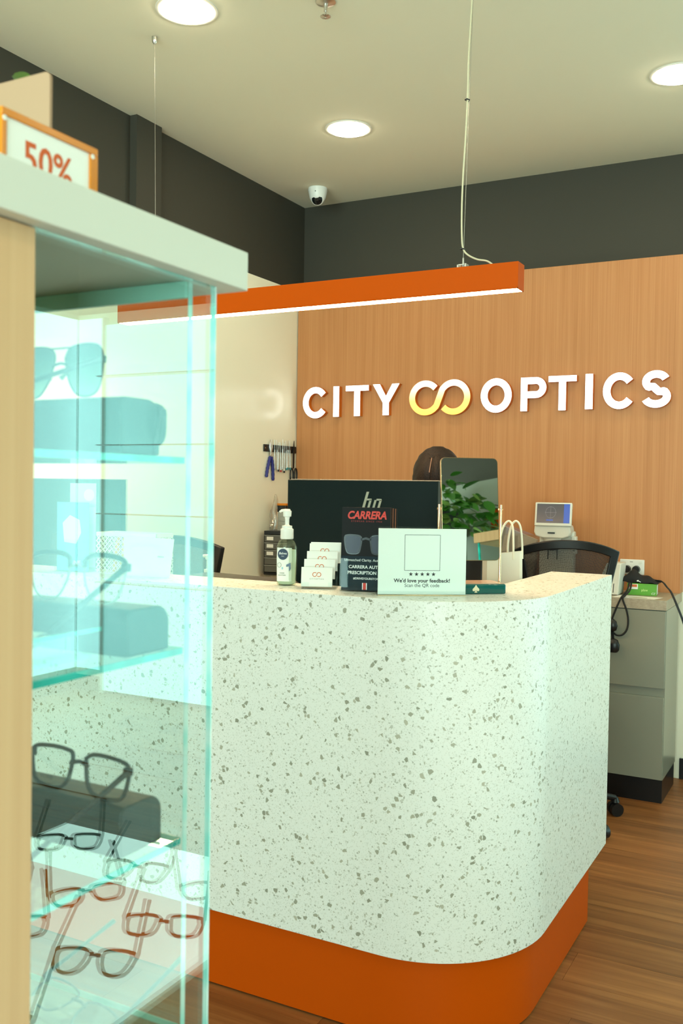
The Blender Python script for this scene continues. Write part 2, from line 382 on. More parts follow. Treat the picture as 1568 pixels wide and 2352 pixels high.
# floor planks, end joints staggered
PL, PW_ = 1.22, .182
pm = MB().box((0, 0, -.004), (PL - .0008, PW_ - .0008, 0)).mesh('plank'); pm.materials.append(FLOOR_WOOD)
row = 0; y = -5.1
while y < -.02:
    x = -.9 + (row * .47 % 1.0) * PL; x -= PL if x > 0 else 0
    while x < 4.2:
        if x > -.1 - PL:
            p = bpy.data.objects.new('plank', pm); COL.objects.link(p); p.parent = fl; p.location = (max(x, -.09), y, 0)
            if x < -.09: p.scale = ((PL + x + .09) / PL, 1, 1)
            if y + PW_ > 0: p.scale = (p.scale[0], -y / PW_, 1)
        x += PL
    y += PW_; row += 1

# ------------------------------------------------------------------ downlights and ceiling fittings
def downlight(x, y, label):
    t = thing('downlight', label, 'light', (x, y, H), group='round ceiling downlights')
    MB().lathe([(.108, 0), (.107, -.0025), (.100, -.0035), (.090, -.0028), (.087, -.001)], n=40).build('trim_ring', OFFWHITE, t, smooth=40)
    MB().lathe([(.0865, -.0030), (.085, -.0075), (.07, -.0105), (.02, -.012)], n=40).build('diffuser', DLIGHT, t, smooth=40)
    return t
downlight(.803, -2.19, 'round glowing downlight at the top edge above the hanging wire mount')
downlight(.803, -.985, 'round glowing downlight in the middle of the ceiling')
downlight(2.232, -.93, 'round glowing downlight cut by the right edge')
for x, y, w_ in [(3.66, -.95, 'above the assumed display bay'), (3.66, -2.2, 'above the walkway'), (5.1, -1.5, 'near the assumed far right window'), (.8, -4.6, 'by the left wall behind the glass case'), (3.66, -4.4, 'above the assumed illuminated table'), (5.1, -3.6, 'above the display tower'), (2.2, -6.4, 'near the shopfront on the left'), (4.4, -6.4, 'near the shopfront on the right')]:  # unseen lamps added to light the room
    downlight(x, y, 'added round downlight ' + w_)
dc = thing('dome_camera', 'white dome security camera with black lens in the ceiling corner', 'camera', (.25, -.29, H))
MB().lathe([(.052, 0), (.053, -.012), (.044, -.055), (.036, -.068), (.018, -.078)], n=32).build('housing', WHITE, dc, smooth=50)
aim = Vector((.30, -.80, -.52)).normalized(); q = aim.to_track_quat('Z', 'Y').to_euler()
MB().lathe([(.036, -.03), (.037, 0), (.034, .014), (.030, .018)], n=28).build('lens_collar', WHITE, dc, smooth=50, loc=(0.004, -.008, -.058), rot=q)
MB().lathe([(.0295, .0175), (.029, .020), (.022, .026), (.008, .029)], n=28).build('lens', BLACKGLOSS, dc, smooth=60, loc=(0.004, -.008, -.058), rot=q)
MB().lathe([(.003, 0), (.003, .002), (.001, .003)], n=10).build('sensor_dot', BLACK, dc, loc=(.012, -.047, -.028), rot=(R(80), 0, R(10)))
sk = thing('fire_sprinkler', 'small steel fire sprinkler at the top edge of the ceiling', 'sprinkler', (1.262, -2.03, H))
MB().lathe([(.034, 0), (.034, -.004), (.014, -.010)], n=24).build('escutcheon', STEEL, sk, smooth=40)
MB().cyl((0, 0, -.008), (0, 0, -.034), .007, .006, 12).cyl((0, 0, -.034), (0, 0, -.052), .003, .003, 8).build('body', STEEL, sk, smooth=40)
sf = MB()
for k in range(12):
    a = k * math.pi / 6; sf.obox((.004 * math.cos(a), .004 * math.sin(a), -.053), (.018 * math.cos(a), .018 * math.sin(a), -.051), .006, .0015)
sf.build('deflector', STEEL, sk)

# ------------------------------------------------------------------ orange linear pendant
pd = thing('pendant_light', 'long orange linear pendant light hanging above the counter', 'light', (1.2085, -2.085, 2.0))
hl, hw, hh = .7705, .030, .080
pb = MB().box((-hl, -hw, .003), (hl, hw, hh))
pb.box((-hl, -hw, 0), (hl, -hw + .003, .003)).box((-hl, hw - .003, 0), (hl, hw, .003)).box((-hl, -hw, 0), (-hl + .004, hw, .003)).box((hl - .004, -hw, 0), (hl, hw, .003))
pb.build('housing', ORANGE, pd, bevel=.0006)
box('diffuser', (-hl + .004, -hw + .003, .0006), (hl - .004, hw - .003, .003), STRIP, pd)
top = H - 2.0
for wx, tx, nm in ((-.6155, -.632, 0), (.585, .603, 1)):
    cm = MB().lathe([(.010, 0), (.010, -.014), (.009, -.020), (.004, -.027)], n=16).build('ceiling_mount', STEEL, pd, smooth=40, loc=(tx, 0, top))
    MB().tube([(wx, 0, hh + .03), (tx, 0, top - .025)], .0011, 6).build('suspension_wire', STEEL, pd, smooth=60)
    MB().cyl((wx, 0, hh + .006), (wx, 0, hh + .034), .0035, .0028, 10).build('wire_gripper', STEEL, pd, smooth=40)
    br = MB().box((-.022, -.012, 0), (.022, .012, .003)).box((-.016, -.012, .003), (-.011, .012, .012)).box((.008, -.012, .003), (.014, .012, .014)).box((-.012, -.012, .010), (.010, .012, .013))
    br.build('bracket', STEEL, pd, loc=(wx, 0, hh))
cord = smooth_path([(.603, -.004, top), (.604, -.006, .98), (.600, -.010, .85), (.595, -.012, .72), (.5925, -.008, .60), (.589, -.010, .48), (.5835, -.011, .36), (.581, -.010, .26), (.582, -.008, .18), (.586, -.006, .142), (.600, -.004, .122), (.630, -.002, .105), (.662, 0, .097), (.684, 0, .081)], 6)
pc = MB().tube(cord, .0028, 8).build('power_cord', mat('clear_cord', (.66, .58, .40), .25), pd, smooth=60)
for z, x in ((.593, .592), (.139, .5855)):
    MB().tube([(x - .006, -.012, z), (x, -.014, z + .001), (x + .006, -.006, z), (x, .004, z - .001)], .0022, 6, closed=True).build('cable_tie', BLACK, pd, smooth=60)

# ------------------------------------------------------------------ illuminated wall sign
SY = -.09
sg = thing('wall_sign', 'raised illuminated white CITY OPTICS lettering with orange returns on the oak wall', 'sign', (0, SY, 0))
D = .038
def letter(fn, m_face=WHITEFACE):
    a = MB(); fn(a, -D + .003, 0); l = a.build('letter', ORANGE2, sg)
    b = MB(); fn(b, -D, -D + .003); b.build('letter_face', m_face, l)
    return l
def L_rect(x0, x1, z0, z1): return lambda mb, a, b: mb.prism([(x0, z0), (x1, z0), (x1, z1), (x0, z1)], a, b)
def L_C(x0, x1, z0, z1, st):
    cx, cz, rx, rz = (x0 + x1) / 2 + .004, (z0 + z1) / 2, (x1 - x0) / 2 - st / 2 + .004, (z1 - z0) / 2 - st / 2
    return lambda mb, a, b: mb.stroke(arc(cx, cz, rx, rz, 38, 322, 34), st, a, b)
def L_T(x0, x1, z0, z1, st):
    m_ = (x0 + x1) / 2
    return lambda mb, a, b: mb.prism([(m_ - st / 2, z0), (m_ + st / 2, z0), (m_ + st / 2, z1 - st * .82), (x1, z1 - st * .82), (x1, z1), (x0, z1), (x0, z1 - st * .82), (m_ - st / 2, z1 - st * .82)], a, b)
def L_Y(x0, x1, z0, z1, st):
    m_ = (x0 + x1) / 2; zj = z0 + (z1 - z0) * .40; w2 = st / 2; k = st * 1.16
    return lambda mb, a, b: mb.prism([(m_ - w2, z0), (m_ + w2, z0), (m_ + w2, zj), (x1, z1), (x1 - k, z1), (m_, zj + st * .98), (x0 + k, z1), (x0, z1), (m_ - w2, zj)], a, b)
def L_O(x0, x1, z0, z1, st):
    return lambda mb, a, b: mb.stroke(arc((x0 + x1) / 2, (z0 + z1) / 2, (x1 - x0) / 2 - st / 2, (z1 - z0) / 2 - st / 2, 0, 352.5, 47), st, a, b, closed=True)
def L_P(x0, x1, z0, z1, st):
    zb_ = z0 + (z1 - z0) * .385; r = (z1 - zb_ - st) / 2; cz = (z1 + zb_) / 2; cx = x1 - r - st / 2
    path = [(x0 + st, z1 - st / 2)] + arc(cx, cz, r, r, 90, -90, 18) + [(x0 + st, zb_ + st / 2)]
    def f(mb, a, b):
        mb.prism([(x0, z0), (x0 + st, z0), (x0 + st, z1), (x0, z1)], a, b); mb.stroke(path, st, a, b)
    return f
def L_S(x0, x1, z0, z1, st):
    h = z1 - z0; cx = (x0 + x1) / 2; r = h / 4 - st / 4; ru = (x1 - x0) / 2 - st / 2
    zu, zl = z1 - st / 2 - r, z0 + st / 2 + r
    path = arc(cx, zu, ru * .93, r, 22, 90, 8) + arc(cx, zu, ru * .93, r, 95, 225, 14)
    path += [(cx - ru * .25, (zu + zl) / 2 + .012), (cx + ru * .25, (zu + zl) / 2 - .012)]
    path += arc(cx, zl, ru, r, 45, -85, 14) + arc(cx, zl, ru, r, -90, -160, 8)
    P_ = smooth_path([(x, 0, z) for x, z in path], 2)
    return lambda mb, a, b: mb.stroke([(p.x, p.z) for p in P_], st, a, b)
Z0, Z1 = 1.799, 1.969
letter(L_C(.080, .236, Z0 - .006, Z1 + .002, .035)); letter(L_rect(.279, .314, Z0, Z1 + .001)); letter(L_T(.358, .500, Z0 + .001, Z1 + .001, .036)); letter(L_Y(.527, .687, Z0 + .002, Z1 + .003, .036))
Z0, Z1 = 1.804, 1.976
letter(L_O(1.156, 1.322, Z0 - .004, Z1 + .002, .036)); letter(L_P(1.371, 1.503, Z0, Z1 - .001, .034)); letter(L_T(1.515, 1.656, Z0, Z1 + .001, .036)); letter(L_rect(1.7005, 1.737, Z0 + .002, Z1 + .004))
letter(L_C(1.787, 1.938, Z0 - .001, Z1 + .005, .036)); letter(L_S(1.970, 2.107, Z0 + .001, Z1 + .008, .036))
def logo_face():
    m = mat('logo_face_light', (.9, .6, .2), .4, emit=(1, .5, .1), strength=1.3); nt, ns, ln, b = nodes(m)
    tc = ns.new('ShaderNodeTexCoord'); sx = ns.new('ShaderNodeSeparateXYZ'); mr = ns.new('ShaderNodeMapRange'); mr.inputs[1].default_value = 1.795; mr.inputs[2].default_value = 1.98
    r = ramp(ns, [(0, (1, .28, .01, 1)), (.42, (1, .44, .08, 1)), (.75, (1, .82, .55, 1)), (1, (1, 1, .95, 1))])
    ln.new(tc.outputs['Object'], sx.inputs[0]); ln.new(sx.outputs[2], mr.inputs[0]); ln.new(mr.outputs[0], r.inputs[0]); ln.new(r.outputs[0], b.inputs['Emission Color'])
    return m
LOGOFACE = logo_face()
def infinity_path(cx1, cx2, cz, r, n=16):
    """two linked rings: open at the upper right of the left ring and at the lower left of the right ring"""
    a = arc(cx1, cz, r, r, 42, 330, 30)
    b = arc(cx2, cz, r, r, 150, -138, 30)
    return [(p.x, p.z) for p in smooth_path([(x, 0, z) for x, z in (a + b)], 2)]
def logo(mb, a, b): mb.stroke(infinity_path(.8415, 1.0035, 1.888, .077), .033, a, b)
letter(logo, LOGOFACE)

# ------------------------------------------------------------------ reception counter
ct = thing('reception_counter', 'white terrazzo reception counter with rounded corner on an orange plinth', 'counter')
XC0, XC1, YC0, YC1 = .02, 2.176, -2.722, -1.658
def corner_outline(x0, x1, y0, y1, ro, wd, ri, n=14):
    out = [(x0, y0)] + [(x, y) for x, y in arc(x1 - ro, y0 + ro, ro, ro, -90, 0, n)] + [(x1, y1), (x1 - wd, y1)]
    out += [(x, y) for x, y in arc(x1 - wd - ri, y0 + wd + ri, ri, ri, 0, -90, n)] + [(x0, y0 + wd)]
    return out
MB().zprism(corner_outline(XC0, XC1, YC0, YC1, .33, .205, .13, 20), .221, 1.123).build('terrazzo_body', TERRAZZO, ct, bevel=.0015, smooth=30)
MB().zprism(corner_outline(XC0, XC1 - .026, YC0 + .022, YC1 - .13, .31, .17, .13, 20), .006, .2212).build('plinth', ORANGE, ct, smooth=30)
MB().zprism(corner_outline(XC0, XC1 - .04, YC0 + .036, YC1 - .15, .30, .15, .13, 20), 0, .006).build('shadow_gap_strip', BLACKKICK, ct, smooth=30)
dk = MB().box((XC0 + .005, YC0 + .205, .885), (1.971, -1.93, .92)); dk.build('desk_top', OFFWHITE, ct, bevel=.002)
box('desk_end_panel', (XC0 + .02, -2.5, .001), (XC0 + .04, -1.95, .885), OFFWHITE, ct)
box('desk_support', (1.0, -2.5, .001), (1.02, -1.97, .885), OFFWHITE, ct)
LZ = 1.123

# ------------------------------------------------------------------ cabinets along the back wall
def cabinet(x0, x1, label):
    t = thing('base_cabinet', label, 'cabinet', (x0, -.09, 0), group='white drawer cabinets along the back wall')
    W_ = x1 - x0
    box('carcass', (0, -.342, .104), (W_, 0, .868), CABSHADED, t)
    box('kickboard', (0.001, -.352, 0), (W_ - .001, -.02, .104), BLACKKICK, t)
    box('drawer', (.002, -.359, .519), (W_ - .002, -.342, .866), CABSHADED, t, bevel=.001)
    box('drawer', (.002, -.359, .106), (W_ - .002, -.342, .478), CABSHADED, t, bevel=.001)
    return t
cabinet(1.50, 2.160, 'white two-drawer cabinet at the right end by the floor')
cabinet(.84, 1.499, 'white two-drawer cabinet in the middle behind the counter')
cabinet(.018, .839, 'white two-drawer cabinet in the corner under the tool rack')
wt = MB().box((.014, -.449, .8706), (2.162, -.0, .9155)).build('worktop', STONETOP, bevel=.001)
tag(wt, 'grey stone-look worktop running along the oak wall', 'worktop')
WZ = .9155

# ---- items on the back worktop, right end
gp = thing('power_outlet', 'white double power outlet on the oak wall with black plugs', 'outlet', (1.94, -.09, 1.032))
box('faceplate', (-.058, -.010, -.037), (.058, 0, .037), WHITE, gp, bevel=.003)
for x in (-.022, .022):
    pg = MB().cyl((x, -.010, -.010), (x, -.034, -.010), .0185, .017, 20).build('plug', BLACK, gp, smooth=40)
MB().box((.032, -.014, .017), (.046, -.010, .030)).build('switch', OFFWHITE, gp, bevel=.001)
MB().box((-.010, -.0106, .024), (.004, -.010, .027)).build('maker_mark', GREYINK, gp)
dv = thing('white_device', 'slanted white box device with vent slots beside the power outlet', 'device', (1.885, -.30, WZ))
MB().prism([(-.07, .002), (.045, .002), (.056, .150), (-.01, .150)], -.06, .06).build('casing', OFFWHITE, dv, bevel=.004)
for k in range(4): MB().obox((-.02 + k * .014, -.0605, .012), (-.019 + k * .0145, -.0605, .055), .003, .001, (0, 1, 0)).build('vent_slot', BLACK, dv)
MB().box((-.065, -.055, 0), (.04, .055, .002)).build('foot', BLACK, dv)
gb = thing('green_box', 'flat green cardboard box with white end label under black pouch', 'box', (2.018, -.235, WZ), R(6))
MB().box((-.066, -.05, 0), (.066, .05, .055)).build('carton', GREENBOX, gb, bevel=.0008)
MB().box((.066, -.042, .004), (.0664, .03, .050)).build('end_label', PAPER, gb)
MB().box((-.062, -.0504, .028), (-.018, -.05, .052)).build('sticker', PAPER, gb)
MB().box((-.060, -.0507, .038), (-.022, -.0504, .050)).build('sticker_print', ORANGEINK, gb)
text('plsw', .016, mat('pale_green_ink', (.55, .75, .25), .5), gb, .012, .020, -.0503, bold=.01)
text('CZ', .013, WHITEINK, gb, .050, .006, -.0503, shear=.3)
po = thing('black_pouch', 'crumpled black pouch with a small white mark lying on the green box', 'pouch', (2.012, -.235, WZ + .056))
pm_ = MB(); NX, NY = 26, 12
for i in range(NX):
    for j in range(NY):
        u = i / (NX - 1); v = j / (NY - 1); x = -.088 + .17 * u; y = (-.05 + .095 * v)
        h = (.056 * math.exp(-((u - .30) / .27) ** 2) + .024 * math.exp(-((u - .75) / .2) ** 2)) * math.sin(math.pi * v) ** .45 + .004 * math.sin(17 * u + 5 * v) + .002
        pm_.v.append((x, y, max(h, 0.001) if 0 < i < NX - 1 else .001))
for i in range(NX - 1):
    for j in range(NY - 1): pm_.f.append((i * NY + j, (i + 1) * NY + j, (i + 1) * NY + j + 1, i * NY + j + 1))
pob = pm_.build('bag_body', BLACKSOFT, po, smooth=80); sdm = pob.modifiers.new('s', 'SOLIDIFY'); sdm.thickness = .001
MB().obox((-.012, -.0505, .010), (-.004, -.0505, .013), .001, .006).obox((-.004, -.0505, .010), (.006, -.0505, .006), .001, .003).build('white_mark', WHITEINK, po)
for dx, dz in ((0, 0), (.006, -.004)):
    MB().tube(smooth_path([(2.07 + dx, -.24, .985 + dz), (2.105 + dx, -.25, .984 + dz), (2.130 + dx, -.27, .962 + dz), (2.152 + dx, -.285, .940 + dz), (2.182 + dx, -.30, .880 + dz), (2.22 + dx, -.30, .78 + dz), (2.30 + dx, -.28, .5), (2.36 + dx, -.2, .15), (2.42 + dx, -.12, .006)], 6), .0032, 8).build('drawstring', BLACK, po, smooth=60, loc=(-2.012, .235, -WZ - .056))
hp_ = thing('hanging_lanyard', 'black looped lanyard with black dangling fobs over the cabinet front', 'lanyard', (0, 0, 0))
MB().tube(smooth_path([(1.965, -.285, .972), (1.972, -.36, .945), (1.966, -.43, .925), (1.962, -.459, .912), (1.942, -.463, .86), (1.927, -.464, .815), (1.918, -.464, .765)], 6), .0042, 8).build('strap', BLACKSOFT, hp_, smooth=60)
MB().tube(smooth_path([(1.975, -.285, .970), (1.985, -.37, .945), (1.976, -.43, .925), (1.972, -.460, .912), (1.990, -.464, .865), (1.999, -.464, .82), (1.995, -.464, .777), (1.976, -.464, .750), (1.952, -.464, .745), (1.936, -.464, .755)], 6), .0042, 8).build('strap', BLACKSOFT, hp_, smooth=60)
MB().lathe([(.004, -.03), (.022, -.02), (.026, 0), (.022, .02), (.006, .032)], (1.930, -.482, .790), 20, 1, .6).build('fob', BLACK, hp_, smooth=60)
MB().lathe([(.02, -.03), (.028, -.02), (.030, .005), (.022, .026), (.006, .032)], (1.938, -.484, .700), 20, 1, .6).build('fob', BLACK, hp_, smooth=60)
MB().obox((1.930, -.468, .775), (1.936, -.468, .71), .012, .004, (0, 1, 0)).build('link', BLACK, hp_)
ps = MB().zprism([(1.92, -.435), (2.105, -.43), (2.128, -.34), (1.93, -.33)], 0, .0006).build('paper_sheet', PAPER, loc=(0, 0, WZ + .0002)); tag(ps, 'loose white paper sheet lying under the green box', 'paper')
ps2 = MB().lathe([(.034, 0), (.034, .0008)], (2.03, -.408, WZ + .0010), 24, 1.2, .45).build('paper_disc', mat('tan_card', (.42, .38, .28), .6)); tag(ps2, 'flat tan oval on the loose paper sheet', 'paper')
# lens meter
lm = thing('lens_meter', 'white desktop lens meter with a tilted dark screen on the worktop', 'instrument', (1.60, -.26, WZ), R(8))
MB().prism([(-.10, 0), (.10, 0), (.10, .03), (-.10, .03)], -.14, .10).build('base', OFFWHITE, lm, bevel=.008)
MB().box((-.075, .0, .03), (.092, .09, .285)).build('column', OFFWHITE, lm, bevel=.008)
MB().prism([(-.088, .285), (-.08, .265), (-.045, .255), (.05, .255), (.078, .265), (.086, .285), (.08, .315), (-.085, .315)], -.10, .06).build('head', OFFWHITE, lm, bevel=.006)
MB().lathe([(.030, .222), (.036, .23), (.042, .256)], (-.005, -.05, 0), 28).build('lens_barrel', OFFWHITE, lm, smooth=40)
MB().lathe([(.028, .195), (.030, .2), (.031, .222)], (-.005, -.05, 0), 24).build('lens_holder', BLACK, lm, smooth=40)
for x in (-.025, .018): MB().cyl((x, -.05, .15), (x, -.05, .2), .003, n=8).build('prong', BLACK, lm)
sc = MB().box((-.087, -.014, -.058), (.087, .012, .058)).build('screen_housing', OFFWHITE, lm, bevel=.004, loc=(.002, -.085, .368), rot=(R(-14), 0, 0))
MB().box((-.078, -.0150, -.044), (.078, -.0138, .050)).build('screen', mat('lens_meter_screen', (.015, .017, .02), .2, emit=(.055, .06, .062), strength=1.0), sc)
MB().box((.050, -.0155, -.044), (.078, -.0150, .050)).build('menu_strip', mat('screen_blue', (.02, .05, .2), .3, emit=(.02, .07, .30), strength=1.0), sc)
g_ = MB(); gl_ = [(x - .012, z + .008) for x, z in arc(0, 0, .024, .028, 0, 345, 23)]
g_.stroke(gl_, .0008, -.0156, -.0150, closed=True).stroke([(-.04, .008), (.016, .008)], .0007, -.0156, -.015).stroke([(-.012, -.022), (-.012, .038)], .0007, -.0156, -.015)
g_.build('target_circle', mat('screen_lines', (.1, .1, .1), .5, emit=(.16, .18, .2), strength=1.0), sc)
MB().box((-.032, -.0156, -.033), (.0, -.0150, -.027)).build('screen_button', MATS['screen_blue'], sc)
MB().box((-.022, -.105, .278), (.012, -.0995, .284)).build('card_slot', BLACK, lm)
MB().box((.080, -.02, .175), (.104, .05, .262)).build('side_pod', OFFWHITE, lm, bevel=.004)
for k in range(3): MB().box((.088, -.021, .19 + k * .018), (.098, -.0198, .198 + k * .018)).build('button', GREYINK, lm)
# newspapers / plastic wrap leaning beside
nw = thing('paper_bundle', 'printed paper bundle in clear wrap leaning against the oak wall', 'paper', (1.365, -.17, WZ), R(-4))
MB().prism([(-.12, 0), (.10, 0), (.125, .235), (-.10, .315)], -.012, .012).build('sheets', mat('newsprint', (.58, .50, .43), .7), nw)
for k in range(5):
    MB().stroke([(-.07 + .02 * k, .09 + .025 * k), (.0 + .02 * k, .10 + .018 * k)], .003, -.0126, -.0121).build('printed_line', GREYINK, nw)
MB().prism([(-.128, 0), (.118, 0), (.145, .25), (-.108, .335)], -.016, -.0145).build('clear_wrap', POLY, nw)

# ------------------------------------------------------------------ corner: drawers, tubs, tools
dr = thing('drawer_organiser', 'small black drawer organiser with clear labelled drawers in the corner', 'organiser', (.095, -.36, WZ), R(12))
MB().box((-.07, -.10, 0), (.07, .10, .012)).box((-.07, .09, .012), (.07, .10, .225)).box((-.07, -.10, .222), (.07, .10, .24)).box((-.07, -.10, .012), (-.066, .09, .222)).box((.066, -.10, .012), (.07, .09, .222)).build('cabinet_shell', BLACK, dr)
for k in range(5):
    d_ = box('drawer', (-.064, -.106, .016 + k * .041), (.064, .08, .053 + k * .041), mat('smoky_drawer', (.12, .12, .11), .25), dr, bevel=.002)
    if k > 1: box('label', (-.052, -.1066, .026 + k * .041), (-.014, -.106, .045 + k * .041), PAPER, d_)
    box('lip', (-.066, -.109, .051 + k * .041), (.066, -.104, .054 + k * .041), mat('clear_grey', (.35, .36, .33), .2), d_)
tb = thing('tub_stack', 'stack of clear tubs with black collar and orange lid on the organiser', 'container', (.094, -.345, WZ + .2402))
for k in range(4):
    MB().zprism(rrect(-.026, .026, -.026, .026, .008), .002 + k * .025, .0255 + k * .025).build('tub', mat('frosted_plastic', (.42, .44, .40), .3), tb, smooth=40)
MB().box((-.027, -.027, 0), (.027, .027, .0022)).build('foot_plate', OFFWHITE, tb)
box('collar', (-.027, -.027, .102), (.027, .027, .138), BLACK, tb, bevel=.002)
box('lid', (-.028, -.028, .138), (.028, .028, .150), mat('bright_orange_lid', (.75, .22, .01), .4), tb, bevel=.001)
cup = thing('tool_cup', 'black cup holding steel and red-handled pliers beside the monitor', 'cup', (.215, -.33, WZ))
MB().lathe([(.030, 0), (.035, .005), (.038, .20), (.034, .20), (.030, .01)], n=24).build('cup_body', BLACK, cup, smooth=40)
MB().tube([(-.012, 0, .02), (-.018, .0, .26), (-.022, 0, .335)], .004, 8).tube([(-.004, 0, .02), (-.006, .0, .26), (-.002, 0, .345)], .004, 8).build('tweezers', STEEL, cup, smooth=50)
MB().tube([(.008, 0, .02), (.010, .0, .20), (.018, .0, .265)], .009, 8).tube([(.020, 0, .02), (.022, .0, .20), (.016, 0, .27)], .009, 8).build('red_plier_handles', REDHANDLE, cup, smooth=50)
MB().tube([(.017, 0, .255), (.018, .0, .30), (.014, 0, .34)], [.007, .006, .002], 8).build('plier_jaw', STEEL, cup, smooth=50)
pbg = thing('plastic_bag', 'crumpled clear plastic bag against the cream wall above the organiser', 'bag', (.062, -.405, WZ + .2402))
bg = MB(); NA, NB = 16, 12
for j in range(NB):
    v = j / (NB - 1)
    for i in range(NA):
        a = 2 * math.pi * i / NA; r = (.024 * (1 - v) ** .6 + .005) * (1 + .22 * math.sin(3 * a + 7 * v) + .12 * math.sin(7 * a + 11 * v))
        bg.v.append((max(-.04, r * .75 * math.cos(a) + .004 * math.sin(9 * v)), r * math.sin(a) + .0 + .02 * v, .001 + .20 * v))
for j in range(NB - 1):
    for i in range(NA): bg.f.append((j * NA + i, j * NA + (i + 1) % NA, (j + 1) * NA + (i + 1) % NA, (j + 1) * NA + i))
bg.build('film', POLY, pbg, smooth=80)
# magnetic strip and tools on the left wall (they face +x)
tr = thing('tool_rail', 'black magnetic tool rail on the cream wall beside the oak panel', 'rail', (.012, 0, 1.612))
MB().box((0, -.44, -.020), (.008, -.095, .020)).build('bar', BLACK, tr, bevel=.003)
MB().cyl((.008, -.427, 0), (.0085, -.427, 0), .004, n=12).build('screw_head', STEEL, tr)
for k in range(2): MB().box((.008, -.36, -.012 + k * .018), (.010, -.096, -.009 + k * .018)).build('rib', BLACK, tr)
def wall_tool(y, label, z=1.612, name='screwdriver', cat='screwdriver', group=None): return thing(name, label, cat, (.0225, y, z), group=group)
pl = wall_tool(-.375, 'blue-handled pliers hanging open from the tool rail', 1.60, 'pliers', 'pliers')
MB().tube([(0, -.004, .06), (0, -.010, .02), (0, .004, -.03)], [.002, .006, .006], 8).tube([(0, .006, .06), (0, .010, .02), (0, -.004, -.03)], [.002, .006, .006], 8).build('jaw', STEEL, pl, smooth=50)
MB().tube(smooth_path([(0, -.006, -.035), (0, -.020, -.07), (0, -.034, -.11), (0, -.043, -.150)], 4), [.0075, .0095, .008, .0098, .008, .0098, .008, .0098, .008, .0098, .008, .0095, .006], 10).build('handle', BLUEHANDLE, pl, smooth=60)
MB().tube(smooth_path([(0, .006, -.035), (0, .016, -.07), (0, .024, -.12), (0, .026, -.168)], 4), [.0075, .0095, .008, .0098, .008, .0098, .008, .0098, .008, .0098, .008, .0095, .006], 10).build('handle', BLUEHANDLE, pl, smooth=60)
tools = [(-.335, .0, 0), (-.310, .0, 0), (-.292, -.01, 1), (-.272, -.012, 2), (-.250, .006, 0), (-.232, -.016, 1), (-.212, 0, 3), (-.192, .004, 3), (-.172, .004, 3)]
words = ['slim steel screwdriver next to the blue pliers', 'steel screwdriver second from the blue pliers', 'steel screwdriver with black end third from the pliers', 'steel screwdriver with red collar on the tool rail', 'slim steel tweezer-like driver left of the teal ones', 'steel driver with dark sleeve left of the teal ones', 'teal-capped steel screwdriver leftmost of three', 'teal-capped steel screwdriver middle of three', 'teal-capped steel screwdriver nearest the scissors']
TEAL = mat('teal_cap', (.03, .25, .27), .4)
for (y, dz, kd), wd_ in zip(tools, words):
    t = wall_tool(y, wd_, 1.605 + dz, group='small screwdrivers on the tool rail'); lean = random.uniform(-.006, .006)
    MB().tube([(0, lean, .055), (0, 0, .0)], .0015, 6).build('blade', STEEL, t, smooth=60)
    MB().tube([(0, 0, .0), (0, -lean * .6, -.06), (0, -lean, -.100)], [.0035, .003, .0038], 8).build('shaft', STEEL, t, smooth=60)
    MB().tube([(0, -lean, -.100), (0, -lean, -.112)], [.0055, .0048], 10).build('cap', [STEEL, BLACK, REDHANDLE, TEAL][kd], t, smooth=60)
sc_ = thing('scissors', 'black-handled scissors hanging at the end of the tool rail', 'scissors', (.024, -.128, 1.60))
MB().prism([(-.010, -.095), (.004, -.095), (.006, 0), (.001, .065), (-.001, .065), (-.010, 0)], -.002, .002).build('blades', BLACK, sc_, rot=(0, 0, R(90)))
for s_, yy in ((-1, -.022), (1, .022)):
    MB().tube([(0, yy + .016 * math.cos(a), -.135 + .040 * math.sin(a)) for a in [2 * math.pi * k / 22 for k in range(22)]], .0045, 8, closed=True).build('finger_loop', BLACK, sc_, smooth=60)

# ------------------------------------------------------------------ computer monitors on the desk
def monitor(name, label, loc, wd, z0, z1, rz=0, logo_=True):
    t = thing(name, label, 'monitor', (loc[0], loc[1], .92), rz)
    zb, zt = z0 - .92, z1 - .92
    box('back_shell', (-wd / 2, -.018, zb), (wd / 2, .006, zt), mat('monitor_back', (.0012, .0075, .0075), .4, spec=.22), t, bevel=.003)
    box('bezel', (-wd / 2 - .0015, .006, zb - .0015), (wd / 2 + .0015, .014, zt + .0018), mat('bezel_grey', (.40, .38, .33), .35), t, bevel=.001)
    box('screen', (-wd / 2 + .008, .014, zb + .012), (wd / 2 - .008, .0145, zt - .008), mat('screen_on', (.02, .02, .02), .3, emit=(.5, .55, .6), strength=.6), t)
    box('stand_neck', (-.035, -.045, .012), (.035, -.018, zb + .16), BLACK, t, bevel=.004)
    box('stand_base', (-.12, -.12, 0), (.12, .08, .012), BLACK, t, bevel=.004)
    if logo_:
        m = mat('logo_silver', (.34, .35, .28), .4); y0, y1 = -.0186, -.0180
        g = MB(); sl = .30
        def bar(x, za, zb_, w_): g.prism([(x + za * sl - w_ / 2, za), (x + za * sl + w_ / 2, za), (x + zb_ * sl + w_ / 2, zb_), (x + zb_ * sl - w_ / 2, zb_)], y0, y1)
        bar(-.032, -.045, .048, .009); bar(-.014, -.045, .022, .008); bar(.004, -.085, .022, .008); bar(.022, -.040, .022, .008)
        g.prism([(-.022, .020), (-.003, .020), (-.004, .026), (-.021, .026)], y0, y1); g.prism([(.013, .020), (.033, .020), (.031, .026), (.014, .026)], y0, y1)
        g.build('logo', m, t, loc=(.048, 0, zt - .085), rot=(0, 0, 0))
    return t
monitor('computer_monitor', 'black computer monitor seen from behind in the middle of the counter', (1.464, -2.10), .545, 1.055, 1.424, logo_=True)
